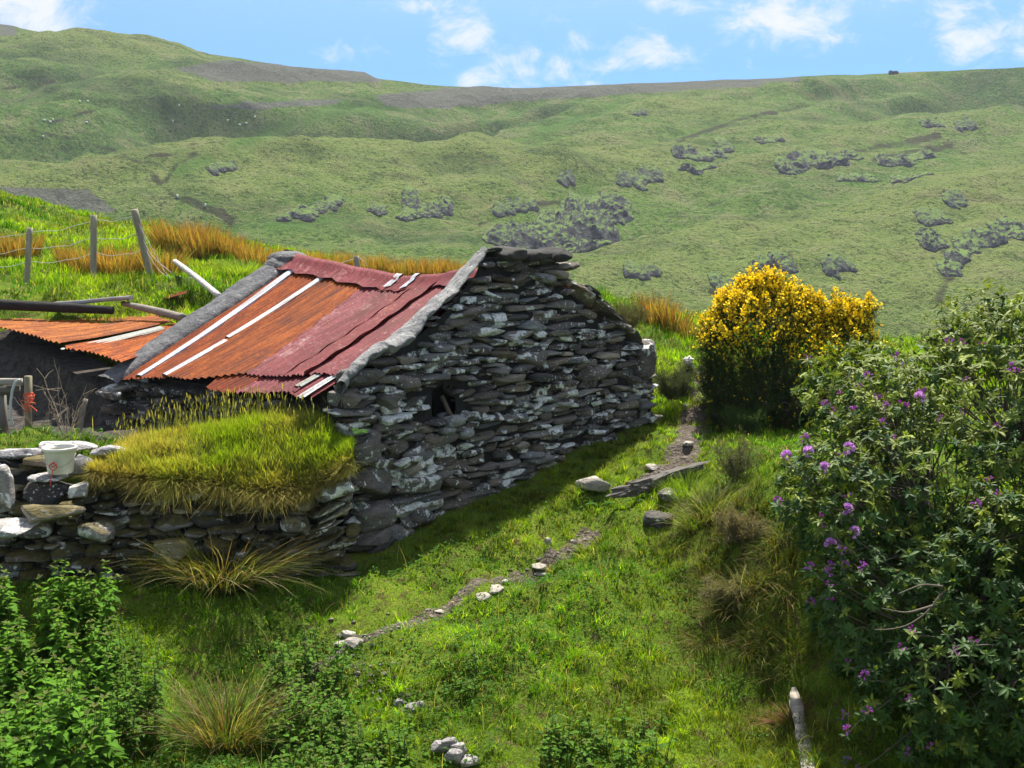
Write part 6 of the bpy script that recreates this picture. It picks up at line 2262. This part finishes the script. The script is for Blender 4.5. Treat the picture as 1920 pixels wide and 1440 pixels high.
# ------------------------------------------------------------------ rock outcrops and specks on the hill
OC = [('jagged line of grey rocks on the hill above the far roof end', [(532, 412), (550, 405), (566, 400), (582, 404), (600, 395), (618, 388), (628, 382), (575, 410)], 10),
      ('small pale rock rib on the hill left of centre', [(398, 322), (412, 320), (430, 317)], 8),
      ('dark rock step on the hill above the roof ridge', [(757, 412), (775, 408), (790, 405), (812, 404), (835, 398), (770, 390), (768, 380)], 11),
      ('lone dark rock on the hill left of the dark rock step', [(700, 398), (712, 397)], 9),
      ('large dark crag on the hill above the chimney stub', [(960, 460), (985, 450), (1000, 440), (1020, 432), (1040, 425), (1060, 420), (1085, 412), (1105, 405), (1125, 398), (1150, 392), (1030, 455), (1055, 445), (1080, 440), (1100, 430), (1120, 420), (1140, 410), (1060, 470), (1085, 462), (1110, 465), (1120, 445), (940, 455), (1150, 405), (1090, 425), (1065, 432), (1010, 458), (1130, 435)], 23),
      ('low dark rock ledge on the hill right of the crag', [(1170, 346), (1190, 344), (1210, 340), (1232, 336), (1200, 352)], 10),
      ('long dark rock ledge high on the right hillside', [(1275, 295), (1300, 297), (1325, 298), (1345, 290), (1360, 280), (1355, 270)], 11),
      ('broken rocks just below the high ledge', [(1285, 318), (1305, 322), (1330, 315)], 9),
      ('broad rock band right of the high ledge', [(1475, 322), (1500, 312), (1530, 300), (1550, 300), (1575, 306), (1600, 300), (1545, 310)], 13),
      ('dark rock knob below the broad band', [(1585, 338), (1610, 336), (1635, 340)], 10),
      ('pair of dark rocks towards the right edge of the hill', [(1690, 340), (1715, 335), (1735, 328)], 12),
      ('rough dark rock patch just above the pair of dark rocks', [(1660, 308), (1700, 305), (1740, 296)], 11),
      ('small dark rocks on the slope above the rhododendron', [(1785, 385), (1800, 382)], 10),
      ('dark rock above the cleft on the slope', [(1738, 412), (1755, 418), (1770, 415)], 12),
      ('dark cleft of rock on the slope above the rhododendron', [(1740, 440), (1752, 452), (1765, 462), (1745, 465)], 13),
      ('slanting rock rib at the right edge of the hill', [(1815, 470), (1835, 458), (1855, 445), (1880, 436), (1900, 428), (1800, 490), (1785, 515), (1870, 455), (1915, 450)], 15),
      ('scattered rocks on the slope above the gorse', [(1430, 500), (1455, 495), (1480, 505)], 11),
      ('dark slanting rock behind the left side of the gorse', [(1345, 536), (1358, 548), (1372, 552)], 11),
      ('grey rock patch behind the gorse top', [(1560, 512), (1575, 498), (1590, 505)], 12),
      ('rock slabs low on the slope right of the chimney stub', [(1185, 515), (1205, 520), (1225, 512)], 11),
      ('small dark rock ledge beside the dark crag', [(935, 402), (955, 398), (975, 394), (1000, 391)], 8),
      ('lone small dark rock on the open hill above the crag', [(1055, 345), (1070, 343)], 7),
      ('small rock step high in the middle of the right slope', [(1425, 268), (1445, 266), (1460, 264)], 8),
      ('tiny rock step on the upper middle hillside', [(1190, 216), (1205, 214)], 6),
      ('dark hollow of rocks under the skyline at the right', [(1740, 235), (1760, 236)], 8),
      ('second dark hollow of rocks under the skyline at the right', [(1805, 242), (1822, 240)], 8)]
for oi, (lb, pts, sz) in enumerate(OC):
    pts3 = np.array([hill_hit(*q) for q in pts])
    rad = sz / FPX * pts3[:, 1]
    order_ = np.argsort(pts3[:, 0])
    pa_, ra_ = pts3[order_], rad[order_]
    fill, fr = [pa_], [ra_]
    for i in range(len(pa_) - 1):                       # bridge the gaps so that one outcrop is one mass of rock
        k = max(1, int(np.linalg.norm(pa_[i + 1] - pa_[i]) / (ra_[i] * .8)))
        q = np.linspace(0, 1, k + 1)[1:-1, None]
        fill.append(pa_[i] + (pa_[i + 1] - pa_[i]) * q)
        fr.append(np.full(len(q), ra_[i] * .55))
    ca, cr = np.concatenate(fill), np.concatenate(fr)
    x0, x1 = ca[:, 0].min() - rad.max() * 1.6, ca[:, 0].max() + rad.max() * 1.6
    y0, y1 = ca[:, 1].min() - rad.max() * 2.5, ca[:, 1].max() + rad.max() * 3.5
    nx, ny = int(np.clip((x1 - x0) / .35, 50, 170)), int(np.clip((y1 - y0) / .35, 60, 200))
    X, Y = np.meshgrid(np.linspace(x0, x1, nx), np.linspace(y0, y1, ny))
    wx = X + rad.mean() * .45 * fb2(X, Y, .9 / rad.mean(), 3, seed=oi * 3.1)
    wy = Y + rad.mean() * .6 * fb2(X, Y, .9 / rad.mean(), 3, seed=oi * 5.7 + 40)
    Hm = np.zeros(X.shape)
    for (cx, cy, cz), r in zip(ca, cr):
        d = np.hypot((wx - cx) / 1.15, np.where(wy < cy, (wy - cy) * 1.3, (wy - cy) * .32))
        Hm = np.maximum(Hm, r * .85 * np.clip(1.35 - d / r, 0, .7))
    rk = np.clip(fb2(X * 1.3, Y * .8, .17, 4, .5, seed=oi * 2.) * 1.8 + .75, 0, 1.5)
    st_ = 1.3
    Hq = Hm * (.6 + rk * .7)
    Hq = np.where(Hm > .05, .75 * Hq + .25 * (np.floor(Hq / st_ + .5 * fb2(X, Y, .8, 3)) + .7) * st_, Hq)
    cut_ = np.abs(fb2(X * 2.2, Y * .7, .30, 3, .6, seed=oi * 7.)) * 1.6          # clefts running down the faces
    Zh = hz(X, Y) + np.where(Hm > .02, Hq * (.72 + .45 * np.clip(cut_, 0, 1)), -.8) + .35 * fb2(X, Y, .8, 4, .6)
    mb = MB()
    mb.grid(np.stack([X, Y, Zh], -1))
    o = mb.build('rock_outcrop', M_crag, origin=pts3.mean(0), smooth=False)
    tag(o, lb, 'rock outcrop', 'rock outcrops on the hillside')
mb = MB()
c = hill_hit(1676, 139)
stones(mb, np.array([c + [x_, 0, .6] for x_ in (-1.2, 0, 1.0)]), np.repeat(np.eye(3)[None], 3, 0), np.array([[.9, .8, .8]] * 3), np.tile([.45, .33, .25, .4], (3, 1)), 4.0)
tag(mb.build('cairn', M_crag, origin=c), 'tiny stone cairn on the right skyline of the hill', 'cairn')

# pale specks of distant sheep
sheep_px = [(83, 228), (95, 231), (100, 227), (150, 192), (165, 192), (336, 200), (324, 229), (427, 228), (450, 236), (462, 233), (333, 371), (385, 388), (478, 221), (81, 258), (163, 232)]
mb0 = None
for i, (px, py) in enumerate(sheep_px):
    c = hill_hit(px, py)
    if mb0 is None:
        mbx = MB()
        stones(mbx, np.array([[0, 0, .62], [.52, 0, .72]]), np.repeat(np.eye(3)[None], 2, 0), np.array([[.55, .26, .3], [.16, .11, .14]]), np.tile([.7, .69, .64, 0], (2, 1)), 2.2, cuts=0, rough=.1)
        for sx in (-.3, .3):
            for sy in (-.12, .12):
                mbx.tube([[sx, sy, 0], [sx, sy, .45]], .05, 5)
        mb0 = mbx.build('sheep', M_wool, origin=(0, 0, 0))
        o = mb0
    else:
        o = mb0.copy()
        COL.objects.link(o)
    o.location = [float(v) for v in c]
    o.rotation_euler = (0, 0, float(rng.uniform(0, 6.28)))
    o.scale = (.75, .75, .75)
    tag(o, 'tiny white sheep dot grazing far off on the left hillside', 'sheep', 'distant sheep on the left hillside')

# ------------------------------------------------------------------ air
HAZE = 0.00018
mb = MB()
mb.box((0, 400, 50), (2600, 2400, 98))
m = bpy.data.materials.new('haze_air')
m.use_nodes = True
nt = m.node_tree
for n in list(nt.nodes):
    nt.nodes.remove(n)
o_ = nn(nt, 'ShaderNodeOutputMaterial')
pv = nn(nt, 'ShaderNodeVolumePrincipled')
pv.inputs['Color'].default_value = (.80, .88, 1.0, 1)
pv.inputs['Density'].default_value = HAZE
pv.inputs['Anisotropy'].default_value = 0.2
lk(nt, pv.outputs[0], o_.inputs['Volume'])
tag(mb.build('haze', m), 'thin blue air between the barn and the far hillside', 'haze', kind='stuff')
